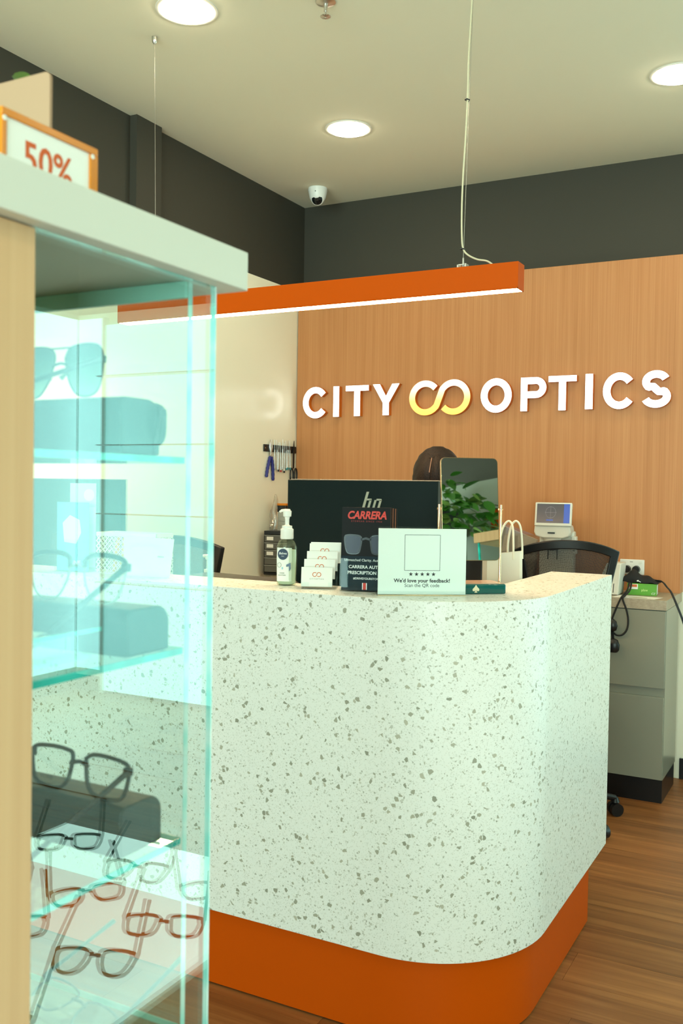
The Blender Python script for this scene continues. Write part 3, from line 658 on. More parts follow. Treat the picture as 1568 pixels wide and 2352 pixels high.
monitor('computer_monitor', 'black monitor back seen through the glass case at the left', (.345, -2.27), .54, 1.06, 1.415, logo_=False)

# ------------------------------------------------------------------ things on the counter ledge
# hand sanitiser
hs = thing('hand_sanitiser', 'clear pump bottle of hand sanitiser with white label on the counter', 'bottle', (1.474, -2.583, LZ), R(18))
MB().lathe([(.024, 0), (.0275, .004), (.0285, .02), (.0300, .075), (.0285, .108), (.022, .124), (.012, .131), (.011, .138)], n=32, sx=1, sy=.68).build('bottle_body', LIQUID, hs, smooth=60)
MB().lathe([(.022, .003), (.025, .007), (.026, .02), (.0275, .075), (.0262, .1)], n=28, sx=1, sy=.66).build('gel', mat('gel', (.62, .68, .56), .3), hs, smooth=60)
lb = MB()
for i in range(11):
    a = R(-90 - 46 + 92 * i / 10)
    for r_, z in ((.0290, .012), (.0306, .075), (.0292, .106)): lb.v.append((r_ * math.cos(a) - .003, r_ * .68 * math.sin(a) - .0004, z))
for i in range(10):
    for j in range(2): lb.f.append((i * 3 + j, i * 3 + 3 + j, i * 3 + 4 + j, i * 3 + 1 + j))
lbl = lb.build('label', PAPER, hs, smooth=60)
MB().prism([(x - .006, z + .088) for x, z in arc(0, 0, .0145, .0155, 0, 345, 23)], -.0222, -.0212).build('round_emblem', mat('navy_ink', (.01, .03, .07), .5), lbl)
text('Balnea', .0085, WHITEINK, lbl, -.006, .088, -.0226, bold=.01, shear=.2)
text('MILD', .0035, WHITEINK, lbl, -.006, .0815, -.0226)
MB().prism([(.004, .059), (.016, .065), (.017, .048), (.012, .040), (.012, .055), (.004, .053)], -.0222, -.0214).build('printed_shape', mat('slate_ink', (.10, .16, .24), .5), lbl)
MB().stroke([(x - .016, z + .058) for x, z in arc(0, 0, .0055, .0065, 0, 330, 11)], .0007, -.0217, -.0210, closed=True).build('printed_ring', GREYINK, lbl)
MB().prism([(-.009, .046), (-.005, .046), (-.005, .052), (-.009, .052)], -.0219, -.0213).build('printed_cross', mat('pale_blue_ink', (.3, .55, .65), .5), lbl)
for k, s_ in enumerate(('HAND', 'SANITISER')): text(s_, .0048, GREYINK, lbl, -.008, .034 - k * .006, -.0219)
MB().lathe([(.0175, .130), (.0185, .132), (.0182, .158), (.016, .159), (.0145, .160), (.0142, .167), (.008, .168), (.006, .17)], n=28).build('collar', WHITE, hs, smooth=40)
MB().lathe([(.0055, .166), (.0060, .185), (.0075, .192), (.0112, .193), (.0120, .206), (.0115, .209), (.004, .211)], n=20).build('pump_stem', WHITE, hs, smooth=40)
MB().tube([(.008, 0, .209), (-.004, 0, .2095), (-.016, 0, .209), (-.022, 0, .205)], [.0045, .0048, .004, .003], 10).build('spout', WHITE, hs, smooth=60)
# business cards
ch = thing('card_holder', 'clear four-tier business card holder on the counter', 'card holder', (1.590, -2.600, LZ), R(23))
cards_l = ['front lowest stack of white CITY OPTICS business cards', 'second stack of business cards from the front of the holder', 'third stack of business cards from the front of the holder', 'rearmost highest stack of business cards in the holder']
chm = MB().box((-.048, -.022, 0), (.048, .066, .003))
for k in range(4):
    y0 = -.016 + k * .019; z0 = .006 + k * .0205
    chm.box((-.048, y0 - .006, z0 - .003), (.048, y0 + .012, z0 - .001)).box((-.048, y0 - .006, z0 - .001), (-.0465, y0 + .012, z0 + .020)).box((.0465, y0 - .006, z0 - .001), (.048, y0 + .012, z0 + .020)).box((-.048, y0 - .0065, z0 - .001), (-.026, y0 - .0055, z0 + .012)).box((.026, y0 - .0065, z0 - .001), (.048, y0 - .0055, z0 + .012))
    chm.box((-.046, y0 + .006, .003), (-.044, y0 + .010, z0 - .003)).box((.044, y0 + .006, .003), (.046, y0 + .010, z0 - .003))
chm.build('rack', ACRYLIC, ch)
cz_, sz_ = math.cos(R(23)), math.sin(R(23))
for k in range(4):
    y0 = -.016 + k * .019; z0 = .0055 + k * .0205
    px, py = .005 * k - .006, y0
    ck = thing('business_card_stack', cards_l[k], 'cards', (1.590 + px * cz_ - py * sz_, -2.600 + px * sz_ + py * cz_, LZ + z0), R(23), 'business card stacks')
    for q in range(1 if k < 3 else 2): MB().box((-.0425 + .003 * q, -.004 + .003 * q, 0), (.0425 + .002 * q, .004 + .003 * q, .053 + .004 * q)).build('cards', PAPER, ck, rot=(R(-10), 0, 0))
    f_ = bpy.data.objects.new('printed_front', None)
    lm_ = MB().stroke([(x * .0105, z * .0105 + .033) for x, z in infinity_path(-.55, .55, 0, .52)], .0018, -.0045, -.0041).build('logo', ORANGEINK, ck, rot=(R(-10), 0, 0))
    if k == 0:
        t_ = text('CITYOPTICS', .0055, GREYINK, ck, 0, .019, -.0043, spacing=1.35); t_.rotation_euler = (R(-10), 0, 0)
# eyewear leaflets in an acrylic holder
eh = thing('leaflet_holder', 'clear acrylic leaflet holder with the black eyewear leaflets', 'leaflet holder', (1.730, -2.594, LZ), R(14))
EW = .068
ehm = MB().box((-EW, -.017, 0), (EW, .022, .002)).box((-EW, -.017, .002), (EW, -.0152, .088)).box((-EW - .0018, -.017, 0), (-EW, .022, .095)).box((EW, -.017, 0), (EW + .0018, .022, .095)).box((-EW, .0205, .002), (EW, .022, .20))
ehm.build('shell', ACRYLIC, eh)
lf = thing('leaflet', 'black leaflet with red CARRERA heading and sunglasses picture', 'leaflet', (1.730, -2.594, LZ + .0024), R(14))
NAVY = mat('leaflet_black', (.003, .003, .0035), .5, spec=.2); TEALPRINT = mat('leaflet_teal', (.004, .014, .024), .5, spec=.2)
lfs = MB().box((-EW + .002, -.0125, 0), (EW - .002, -.0095, .222)).build('front_sheet', NAVY, lf)
MB().box((-EW + .002, -.0129, .001), (EW - .002, -.0125, .092)).build('lower_band', TEALPRINT, lfs)
text('CARRERA', .0285, REDINK, lfs, .001, .192, -.0128, bold=.035, shear=.22, sx=.87, spacing=.98)
text('EYEWEAR SINCE 1956', .0062, mat('dark_red_ink', (.30, .012, .01), .5), lfs, .001, .183, -.0128, spacing=1.45)
def sun_print(parent, y, k):
    for s_ in (-1, 1):
        o = [(s_ * (.012 + u) * k, v * k + .126) for u, v in ((0, .012), (.008, .021), (.040, .022), (.047, .012), (.042, -.020), (.032, -.028), (.010, -.027), (.004, -.016))]
        if s_ < 0: o = o[::-1]
        P_ = [(p.x, p.z) for p in smooth_path([(a, 0, b) for a, b in o + [o[0]]], 4)][:-1]
        MB().prism(P_, y - .0003, y).build('printed_lens', mat('print_lens_navy', (.012, .018, .045), .3), parent)
        MB().stroke(P_, .0042, y - .0006, y - .0003, closed=True).build('printed_rim', mat('print_rim', (.010, .013, .02), .25), parent)
        MB().stroke(P_[3:14], .0009, y - .0009, y - .0006).build('printed_highlight', mat('print_highlight', (.16, .22, .28), .4), parent)
    MB().stroke([(-.014 * k, .136), (0, .140), (.014 * k, .136)], .006, y - .0006, y - .0003).build('printed_bridge', MATS['print_rim'], parent)
sun_print(lfs, -.0126, .98)
text('Unmatched Clarity. Authentic Style.', .0095, WHITEINK, lfs, -.058, .0785, -.0131, align='LEFT')
text('CARRERA AUTHENTIC', .0120, WHITEINK, lfs, -.046, .0595, -.0131, align='LEFT', bold=.018)
text('PRESCRIPTION LENSES', .0120, WHITEINK, lfs, -.049, .0440, -.0131, align='LEFT', bold=.018)
text('#DRIVEYOURSTORY', .0078, WHITEINK, lfs, -.033, .030, -.0131, align='LEFT', bold=.015, spacing=1.05)
MB().box((-.0085, -.0133, .003), (.0045, -.0129, .021)).build('badge', WHITEINK, lfs); MB().box((-.0062, -.0136, .003), (.0022, -.0133, .021)).build('badge_stripe', REDINK, lfs)
brw = mat('brown_page_edge', (.22, .065, .02), .45)
for k in range(6):
    MB().box((-EW + .004 + .0025 * k, -.0085 + k * .0045, 0), (EW - .002 + .0024 * k, -.0055 + k * .0045, .222 - .0006 * k)).build('sheet', [brw, NAVY, brw, NAVY, brw, NAVY][k], lf)
# feedback sign in an acrylic stand
fs = thing('sign_stand', 'clear acrylic slant stand holding the feedback card', 'sign stand', (1.894, -2.602, LZ), R(33))
FW = .115
MB().box((-FW, -.006, 0), (FW, .0052, .003)).box((-FW, .0052, 0), (.02, .055, .003)).box((-FW, -.006, .003), (FW, -.0036, .012)).box((-FW, .0032, .003), (FW, .0052, .178)).build('stand', ACRYLIC, fs)
MB().box((-FW, -.0066, .0002), (FW, -.006, .0025)).build('foot_edge', mat('amber_edge', (.62, .50, .30), .2), fs)
fc = thing('feedback_card', 'pale card reading We would love your feedback with five stars', 'card', (1.894, -2.602, LZ + .0034), R(33))
cb = MB().box((-FW + .0005, -.0030, 0), (FW - .0005, .0026, .170)).build('card', mat('mint_card', (.70, .80, .76), .45), fc, bevel=.0004)
fr_ = MB().stroke([(-.044, .062), (.043, .062), (.043, .152), (-.044, .152)], .0009, -.0034, -.0030)
fr_ = MB()
for a, b in (((-.046, .062), (.046, .062)), ((.046, .062), (.046, .154)), ((.046, .154), (-.046, .154)), ((-.046, .154), (-.046, .062))): fr_.stroke([a, b], .0009, -.0034, -.0030)
fr_.build('code_frame', INK, cb)
for k in range(5):
    st_ = []
    for q in range(10):
        r_ = .0058 if q % 2 == 0 else .0024; a = R(90 + q * 36); st_.append((-.0295 + k * .0148 + r_ * math.cos(a), .0525 + r_ * math.sin(a)))
    MB().prism(st_, -.0034, -.0030).build('star', INK, cb)
text("We'd love your feedback!", .0135, INK, cb, 0, .0315, -.0032, bold=.022, sx=1.04)
text('Scan the QR code', .0128, mat('soft_ink', (.05, .055, .055), .5), cb, 0, .0195, -.0032, sx=.97)
# vanity mirror on a green tray
MR = R(40)
vm = thing('table_mirror', 'tall rounded vanity mirror on gold posts with green tray base', 'mirror', (1.966, -2.4455, LZ), MR)
MB().box((-.088, -.052, 0), (.085, .052, .0265)).build('tray', mat('green_lacquer', (.004, .10, .092), .10, coat=.5), vm, bevel=.004)
MB().box((-.083, -.047, .0265), (.080, .047, .0275)).build('tray_top', mat('blush_lining', (.62, .40, .28), .2), vm)
spd = smooth_path([(0, .0175), (.004, .012), (.0095, .006), (.0088, -.0005), (.004, -.001), (.0012, .0015)][::1] and [(0, 0, .0115), (.004, 0, .0055), (.0088, 0, .0005), (.0085, 0, -.0045), (.004, 0, -.0050), (.0010, 0, -.0030)], 4)
half = [(p.x, p.z) for p in spd]; tail = [(.0012, -.0045), (.0042, -.0090)]
outl = half + tail; outl = [(-x, z) for x, z in outl[::-1]] + outl
MB().prism([(x, z + .0135) for x, z in outl[::-1]], -.0526, -.0520).build('spade_emblem', mat('gold_leaf_ink', (.80, .72, .50), .35), vm)
TILT = R(-6.5)
mz, mh, mw = .224, .139, .081
fr2 = MB().prism(rrect(-mw, mw, -mh, mh, .013), 0, .006).build('mirror_frame', GOLD, vm, smooth=40, loc=(0, .004, mz), rot=(TILT, 0, 0))
MB().prism(rrect(-mw + .0015, mw - .0015, -mh + .0015, mh - .0015, .012), -.0006, 0).build('mirror_glass', mat('mirror_silver', (.80, .84, .78), .015, metal=1), fr2)
for s_ in (-1, 1):
    MB().tube([(s_ * (mw + .0065), .004, .0265), (s_ * (mw + .0065), .004, mz + .012)], .0032, 10).build('post', GOLD, vm, smooth=60)
    MB().tube([(s_ * (mw + .012), .004, mz), (s_ * mw, .004, mz)], .0028, 8).build('pivot', GOLD, vm, smooth=60)
# paper bag
pg_ = thing('paper_bag', 'small white paper gift bag with twisted rope handles behind the mirror', 'bag', (1.925, -1.965, .92), R(6))
bgm = MB().add([(-.040, -.026, 0), (.038, -.026, 0), (.038, .026, 0), (-.040, .026, 0), (-.042, -.024, .278), (.034, -.024, .288), (.032, .024, .288), (-.042, .024, .278)], [(0, 3, 2, 1), (0, 1, 5, 4), (1, 2, 6, 5), (2, 3, 7, 6), (3, 0, 4, 7)])
bo = bgm.build('bag_body', mat('white_kraft', (.80, .76, .66), .6), pg_); sm = bo.modifiers.new('s', 'SOLIDIFY'); sm.thickness = .0012
for yy, dx in ((-.026, -.010), (.026, .008)):
    MB().tube(smooth_path([(-.022 + dx, yy, .262), (-.022 + dx, yy * .9, .31), (-.012 + dx, yy * .6, .362), (.004 + dx, yy * .45, .382), (.018 + dx, yy * .6, .364), (.023 + dx, yy * .9, .31), (.024 + dx, yy, .262)], 5), .0033, 8).build('handle', mat('white_rope', (.82, .76, .62), .7), pg_, smooth=60)
tm = thing('payment_terminal', 'black box with pale side trim seen below the table mirror', 'terminal', (1.80, -2.18, .92))
box('casing', (-.10, -.05, 0), (.125, .05, .275), BLACK, tm, bevel=.003); box('trim', (.1255, -.05, 0), (.140, .05, .275), mat('beige_trim', (.55, .46, .36), .4), tm)
# left end of the ledge: leaflets, lattice file box, cards
bh = thing('leaflet_holder', 'clear acrylic leaflet holder at the far left end of the ledge', 'leaflet holder', (.715, -2.610, LZ), R(12))
MB().box((-.06, -.03, 0), (.06, .04, .002)).box((-.06, -.03, .002), (.06, -.0285, .10)).box((-.0615, -.03, 0), (-.06, .04, .15)).box((.06, -.03, 0), (.0615, .04, .15)).box((-.06, .0385, .002), (.06, .04, .24)).build('shell', ACRYLIC, bh)
l2 = thing('leaflet', 'pale blue leaflet with a printed picture at the far left of the ledge', 'leaflet', (.715, -2.610, LZ + .0024), R(12))
ls2 = MB().box((-.056, -.022, 0), (.056, -.020, .215)).build('front_sheet', mat('sky_print', (.12, .42, .58), .4), l2)
MB().prism([(-.03, .09), (.012, .085), (.03, .12), (.024, .16), (-.01, .175), (-.036, .15)], -.0226, -.0220).build('printed_patch', mat('pale_print', (.70, .72, .62), .5), ls2)
text('LINE', .018, WHITEINK, ls2, .01, .02, -.0224, bold=.02)
l3 = thing('leaflet', 'taller grey leaflet with a circle emblem behind the pale blue one', 'leaflet', (.728, -2.592, LZ + .0024), R(12))
ls3 = MB().box((-.050, 0, 0), (.042, .002, .275)).build('front_sheet', mat('grey_print', (.52, .52, .56), .4), l3)
MB().prism([(x + .018, z + .238) for x, z in arc(0, 0, .019, .019, 0, 345, 23)], -.0004, 0).build('printed_circle', mat('cream_print', (.78, .74, .62), .5), ls3)
MB().box((-.048, -.0003, .01), (.040, 0, .20)).build('printed_panel', mat('white_print', (.75, .78, .76), .5), ls3)
lx = thing('lattice_box', 'white lattice-sided desk file box on the counter at the left', 'file box', (.955, -2.575, LZ), R(4))
x0, x1, ya, yb, zt = -.148, .075, -.04, .05, .128
MB().box((x0, ya, 0), (x1, yb, .003)).build('bottom', WHITE, lx)
MB().box((x0, ya, zt - .012), (x1, ya + .002, zt)).box((x0, yb - .002, zt - .012), (x1, yb, zt)).box((x0, ya, zt - .012), (x0 + .002, yb, zt)).box((x1 - .002, ya, zt - .012), (x1, yb, zt)).build('rim', WHITE, lx)
def lattice(u0, u1, fixed, axis, step=.0165):
    mb = MB(); z0, z1 = .003, zt - .012; h_ = z1 - z0; u = u0 - h_
    while u < u1:
        for sgn in (1, -1):
            a, b = (u, z0), (u + h_, z1)
            if sgn < 0: a, b = (u, z1), (u + h_, z0)
            ua, za, ub, zb_ = a[0], a[1], b[0], b[1]
            if ua < u0: t = (u0 - ua) / (ub - ua); za += (zb_ - za) * t; ua = u0
            if ub > u1: t = (u1 - ua) / (ub - ua); zb_ = za + (zb_ - za) * t; ub = u1
            if ub - ua > .002:
                if axis == 0: mb.obox((ua, fixed, za), (ub, fixed, zb_), .0014, .0026)
                else: mb.obox((fixed, ua, za), (fixed, ub, zb_), .0026, .0014)
        u += step
    return mb
lattice(x0, x1, ya + .001, 0).build('lattice_side', WHITE, lx); lattice(x0, x1, yb - .001, 0).build('lattice_side', WHITE, lx); lattice(ya, yb, x0 + .001, 1).build('lattice_side', WHITE, lx); lattice(ya, yb, x1 - .001, 1).build('lattice_side', WHITE, lx)
for k, (xx, c) in enumerate(((-.11, (.75, .33, .03)), (-.085, (.72, .45, .12)), (-.06, (.25, .25, .23)))):
    MB().tube([(xx, 0, .0035), (xx + .01, .01, .118)], .006, 8).build('marker', mat('marker_%d' % k, c, .4), lx, smooth=60)
wc = thing('blank_card', 'blank white card standing in front of the lattice box', 'card', (1.020, -2.632, LZ), R(6))
MB().prism([(-.085, 0), (.075, 0), (.090, .116), (-.085, .120)], -.001, .0015).build('sheet', PAPER, wc); MB().box((-.085, -.012, 0), (.075, .012, .0012)).build('foot', PAPER, wc)
text('menu', .010, GREYINK, wc, .045, .060, -.0013)
# desk things behind the ledge
pt = thing('pump_bottle', 'plain white pump bottle on the desk in front of the left chair', 'bottle', (.905, -2.17, .92))
MB().lathe([(.026, 0), (.028, .004), (.028, .150), (.022, .165), (.010, .17)], n=24).build('bottle_body', WHITE, pt, smooth=40)
MB().lathe([(.014, .17), (.014, .188), (.006, .19), (.005, .222), (.010, .224), (.011, .238), (.004, .24)], n=18).build('pump', WHITE, pt, smooth=40)
MB().tube([(.006, 0, .236), (-.02, 0, .234)], .005, 8).build('spout', WHITE, pt, smooth=60)
pr = thing('receipt_printer', 'low black desktop printer behind the ledge left of the sanitiser', 'printer', (1.16, -2.36, .92))
MB().prism([(-.20, 0), (.17, 0), (.17, .172), (.15, .184), (-.18, .190), (-.20, .18)], -.10, .10).build('casing', mat('charcoal_plastic', (.035, .034, .028), .4), pr, bevel=.004)
box('paper_slot', (-.15, -.05, .184), (.12, -.03, .1895), BLACK, pr)

# ------------------------------------------------------------------ office chairs
def office_chair(label, loc, rz, seat=.56, top=1.20):
    t = thing('office_chair', label, 'chair', (loc[0], loc[1], 0), rz, 'black mesh office chairs')
    # the seat faces +y, the back stands at -y
    MB().zprism([(x, y) for x, y in rrect(-.18, .18, -.18, .25, .08)], seat - .035, seat + .035).build('seat', BLACKSOFT, t, bevel=.015)
    bw, z0, z1 = .208, seat + .13, top
    prof = []
    def pt_(u, v, dy=0): # curved, downward tapering back surface
        u = u * (.60 + .40 * min(1, max(0, (v - z0) / (z1 - z0 - .05))))
        return (u, -.225 - .05 * ((v - z0) / (z1 - z0)) + .06 * (u / bw) ** 2 + dy, v)
    def ring_(inset):
        q = []
        b2 = bw - inset
        arch = lambda u: z1 - inset - .045 * (abs(u) / bw) ** 2.2
        for u in [b2 * (-1 + 2 * i / 16) for i in range(17)]: q.append((u, arch(u)))
        for i in range(1, 8): q.append((b2 - .02 * i / 8, arch(b2) - (arch(b2) - z0 - inset) * i / 8))
        for u in [(b2 - .02) * (1 - 2 * i / 16) for i in range(17)]: q.append((u, z0 + inset))
        for i in range(1, 8): q.append((-b2 + .02 * (1 - i / 8), z0 + inset + (arch(b2) - z0 - inset) * i / 8))
        return q
    o_, i_ = ring_(0), ring_(.036); n = len(o_); f_ = MB()
    for dy in (-.012, .012):
        f_.v += [pt_(u, v, dy) for u, v in o_]; f_.v += [pt_(u, v, dy) for u, v in i_]
    for k in range(n):
        j = (k + 1) % n; q2 = 2 * n
        f_.f += [(k, j, n + j, n + k), (q2 + n + k, q2 + n + j, q2 + j, q2 + k), (j, k, q2 + k, q2 + j), (n + k, n + j, q2 + n + j, q2 + n + k)]
    f_.build('back_frame', BLACK, t, bevel=.004, smooth=50)
    nt_ = MB(); G = 14
    for a in range(G + 1):
        for b in range(G + 1):
            u = -1 + 2 * a / G; v = b / G; bu = (bw - .03) * u; zt_ = z1 - .03 - .045 * (abs(bu) / bw) ** 2.2
            nt_.v.append(pt_(bu, z0 + .03 + (zt_ - z0 - .03) * v))
    for a in range(G):
        for b in range(G): nt_.f.append((a * (G + 1) + b, (a + 1) * (G + 1) + b, (a + 1) * (G + 1) + b + 1, a * (G + 1) + b + 1))
    nt_.build('back_mesh', NET, t, smooth=60)
    MB().tube(smooth_path([(0, -.05, seat - .05), (0, -.20, seat - .04), (0, -.27, seat + .05), (0, -.262, seat + .22)], 5), [.022] * 16, 10).build('back_support', BLACK, t, smooth=60)
    MB().cyl((0, 0, .10), (0, 0, seat - .035), .028, .02, 16).build('gas_lift', BLACK, t, smooth=40)
    MB().lathe([(.05, .075), (.055, .09), (.045, .125), (.03, .13)], n=20).build('hub', BLACK, t, smooth=40)
    for k in range(5):
        a = R(72 * k + 18); e = Vector((math.cos(a), math.sin(a), 0))
        MB().tube([e * .03 + Vector((0, 0, .105)), e * .16 + Vector((0, 0, .098)), e * .27 + Vector((0, 0, .075))], [.022, .018, .013], 8).build('base_arm', BLACK, t, smooth=60)
        sd = Vector((-e.y, e.x, 0)); w0 = e * .27 + Vector((0, 0, .028))
        cs = MB().cyl(w0 - sd * .026, w0 - sd * .006, .028, .028, 18).cyl(w0 + sd * .006, w0 + sd * .026, .028, .028, 18).build('caster', BLACK, t, smooth=40)
        MB().tube([w0 + Vector((0, 0, .05)), w0 + Vector((0, 0, .03))], [.012, .020], 10).build('caster_hood', BLACK, cs, smooth=40)
    return t
office_chair('black mesh office chair at the right behind the counter corner', (1.795, -.865), R(20), .58, 1.205)
office_chair('black mesh office chair at the left behind the pump bottle', (.42, -1.42), R(-6), .56, 1.19)
office_chair('black mesh office chair under the seated person behind the monitor', (1.49, -1.47), R(188), .56, 1.10)

# ------------------------------------------------------------------ seated person behind the monitor
def person(loc, rz):
    t = thing('person', 'person with long dark brown hair seated behind the monitor in dark clothes', 'person', loc, rz)
    # faces -y in local space; seat height .60
    V_ = [(0, .02, .66), (0, .02, .80), (0, .01, .98), (0, .0, 1.10), (0, -.01, 1.20), (0, -.03, 1.285),
          (.10, .0, .66), (.11, -.22, .665), (.11, -.40, .63), (.11, -.40, .40), (.11, -.38, .16), (.11, -.47, .13),
          (-.10, .0, .66), (-.11, -.22, .665), (-.11, -.40, .63), (-.11, -.40, .40), (-.11, -.38, .16), (-.11, -.47, .13),
          (.15, 0, 1.13), (.20, -.02, .99), (.21, -.06, .90), (.19, -.18, .945), (.16, -.28, .955),
          (-.15, 0, 1.13), (-.20, -.02, .99), (-.21, -.06, .90), (-.19, -.18, .945), (-.16, -.28, .955)]
    E_ = [(0, 1), (1, 2), (2, 3), (3, 4), (4, 5), (0, 6), (6, 7), (7, 8), (8, 9), (9, 10), (10, 11), (0, 12), (12, 13), (13, 14), (14, 15), (15, 16), (16, 17),
          (3, 18), (18, 19), (19, 20), (20, 21), (21, 22), (3, 23), (23, 24), (24, 25), (25, 26), (26, 27)]
    rad = [.13, .115, .125, .12, .052, .05, .088, .082, .064, .055, .036, .034, .088, .082, .064, .055, .036, .034, .056, .045, .040, .034, .026, .056, .045, .040, .034, .026]
    me = bpy.data.meshes.new('body'); me.from_pydata(V_, E_, []); b = bpy.data.objects.new('body', me); COL.objects.link(b); b.parent = t; me.materials.append(CLOTH)
    sk_ = b.modifiers.new('skin', 'SKIN'); ss = b.modifiers.new('sub', 'SUBSURF'); ss.levels = ss.render_levels = 2; sk_.use_smooth_shade = True
    for i, r_ in enumerate(rad): me.skin_vertices[0].data[i].radius = (r_, r_ * .9)
    me.skin_vertices[0].data[0].use_root = True
    # hands: palm and five fingers each, resting on the desk edge
    for s_ in (-1, 1):
        hv = [(s_ * .16, -.275, .956), (s_ * .152, -.32, .952), (s_ * .15, -.36, .948)]; he = [(0, 1), (1, 2)]; hr = [.022, .030, .030]
        for q, (dx, ln) in enumerate(((-.028, .060), (-.010, .072), (.010, .068), (.028, .054))):
            k = len(hv); bx = s_ * .15 + dx
            hv += [(bx, -.385, .950), (bx, -.385 - ln * .5, .952), (bx, -.385 - ln, .940)]; he += [(2, k), (k, k + 1), (k + 1, k + 2)]; hr += [.0095, .0085, .0075]
        k = len(hv); hv += [(s_ * .118, -.325, .948), (s_ * .104, -.355, .943), (s_ * .098, -.385, .938)]; he += [(1, k), (k, k + 1), (k + 1, k + 2)]; hr += [.011, .0098, .0085]
        hm = bpy.data.meshes.new('hand'); hm.from_pydata(hv, he, []); ho = bpy.data.objects.new('hand', hm); COL.objects.link(ho); ho.parent = t; hm.materials.append(SKIN)
        ho.modifiers.new('skin', 'SKIN').use_smooth_shade = True; s2 = ho.modifiers.new('sub', 'SUBSURF'); s2.levels = s2.render_levels = 1
        for i, r_ in enumerate(hr): hm.skin_vertices[0].data[i].radius = (r_, r_ * .8)
        hm.skin_vertices[0].data[0].use_root = True
    # head: shaped ellipsoid with brow, nose, chin
    hc = Vector((0, -.055, 1.405)); hd = MB(); NU, NV = 28, 20
    for j in range(NV + 1):
        ph = math.pi * j / NV
        for i in range(NU):
            th = 2 * math.pi * i / NU; x, y, z = math.sin(ph) * math.cos(th), math.sin(ph) * math.sin(th), math.cos(ph)
            sx, sy, szz = .074, .095, .115
            if z < -.2: sx *= 1 - .28 * (-z - .2); 
            p = Vector((x * sx, y * sy, z * szz))
            if y < -.6:
                p.y -= .020 * math.exp(-((x) / .14) ** 2) * math.exp(-((z + .12) / .18) ** 2)      # nose
                p.y -= .006 * math.exp(-((x) / .3) ** 2) * math.exp(-((z + .48) / .10) ** 2)        # mouth
                p.y += .008 * math.exp(-((abs(x) - .38) / .16) ** 2) * math.exp(-((z - .08) / .12) ** 2)  # eye sockets
                p.y -= .008 * math.exp(-(x / .3) ** 2) * math.exp(-((z + .8) / .15) ** 2)           # chin
            hd.v.append(tuple(hc + p))
    for j in range(NV):
        for i in range(NU): hd.f.append((j * NU + i, (j + 1) * NU + i, (j + 1) * NU + (i + 1) % NU, j * NU + (i + 1) % NU))
    ho = hd.build('head', SKIN, t, smooth=80)
    for s_ in (-1, 1):
        MB().lathe([(.001, -.010), (.008, -.006), (.010, 0), (.008, .006), (.001, .010)], (s_ * .030, -.135, 1.412), 14).build('eye', mat('eye_dark', (.03, .02, .015), .2), ho, smooth=80)
        MB().lathe([(.004, -.028), (.012, -.012), (.014, .01), (.008, .026)], (s_ * .075, -.04, 1.40), 12, .5, 1).build('ear', SKIN, ho, smooth=80)
    MB().tube([(-.022, -.147, 1.352), (0, -.152, 1.350), (.022, -.147, 1.352)], .004, 8).build('mouth', mat('lip', (.4, .14, .12), .5), ho, smooth=80)
    # hair: a parted cap falling to the shoulders on both sides and the back
    hr_ = MB(); NU, NV = 40, 18
    for j in range(NV + 1):
        v = j / NV
        for i in range(NU):
            gap = 28 * min(1, max(0, (v - .40) / .2)); th = R(-90 + gap) + R(360 - 2 * gap) * i / (NU - 1); c_, s2_ = math.cos(th), math.sin(th)
            if v < .45:
                ph = (v / .45) * math.pi / 2; rr, z = math.sin(ph), math.cos(ph)
                x, y, zz = c_ * rr * .093, s2_ * rr * .112, z * .132
                if abs(x) < .012 and y < .04: zz -= .007
            else:
                u = (v - .45) / .55; x, y, zz = c_ * (.093 + .030 * u - .018 * u * u), s2_ * (.112 - .012 * u), -.32 * u
            wv = .003 * math.sin(th * 15) * min(1, v * 2)
            hr_.v.append((hc.x + x + c_ * wv, hc.y + .010 + y + s2_ * wv, hc.z + zz + .012))
    for j in range(NV):
        for i in range(NU - 1): hr_.f.append((j * NU + i, j * NU + i + 1, (j + 1) * NU + i + 1, (j + 1) * NU + i))
    h2 = hr_.build('hair', HAIR, t, smooth=80); sl = h2.modifiers.new('s', 'SOLIDIFY'); sl.thickness = .012; sl.offset = -1
    pa = MB().obox((hc.x, hc.y - .052, hc.z + .1345), (hc.x + .002, hc.y + .005, hc.z + .1445), .0022, .003).build('parting', mat('scalp', (.22, .12, .08), .6), t)
    piv = Vector((0, -.02, 1.30)); Rm = Matrix.Translation(piv) @ Matrix.Rotation(R(55), 4, 'X') @ Matrix.Translation(-piv)
    for o in (ho, h2, pa): o.matrix_local = Rm
    return t
person((1.500, -1.45, .092), R(8))

# ------------------------------------------------------------------ glass display case in the foreground
XG, YE, YP = 2.271, -4.046, -4.296           # outer glass plane, far end of the side pane, edge of the oak end
XL0 = 1.70
SH = [1.428, 1.234, 1.038, .843, .648, .45]
dcs = thing('display_case', 'glass eyewear display case with oak end and mint lid in the foreground', 'display case')
MB().box((XL0, -4.46, 0), (XG + .001, YP, 1.606)).build('oak_end', POST_WOOD, dcs, bevel=.001)
MB().box((XL0, YP, 0), (XG, YE, .25)).build('oak_plinth', POST_WOOD, dcs, bevel=.001)
MB().box((XL0 - .015, -4.475, 1.6072), (XG + .017, YE + .034, 1.648)).build('lid', MINT, dcs, bevel=.0012)
TH = .006
def pane(name, a, b, ax):
    """sheet with clear faces; the ground edges are separate strips"""
    o = box(name, a, b, PANE, dcs)
    return o
sp_ = pane('glass_pane', (XG - TH, YP, .25), (XG, YE - .001, 1.6068), 0)
box('pane_edge', (XG - TH, YE - .0009, .25), (XG, YE + .0008, 1.6068), GEDGE2, sp_)
YBk = -4.071
bp_ = pane('glass_pane', (XL0, YBk - TH, .25), (XG - .0125, YBk, 1.6068), 1)
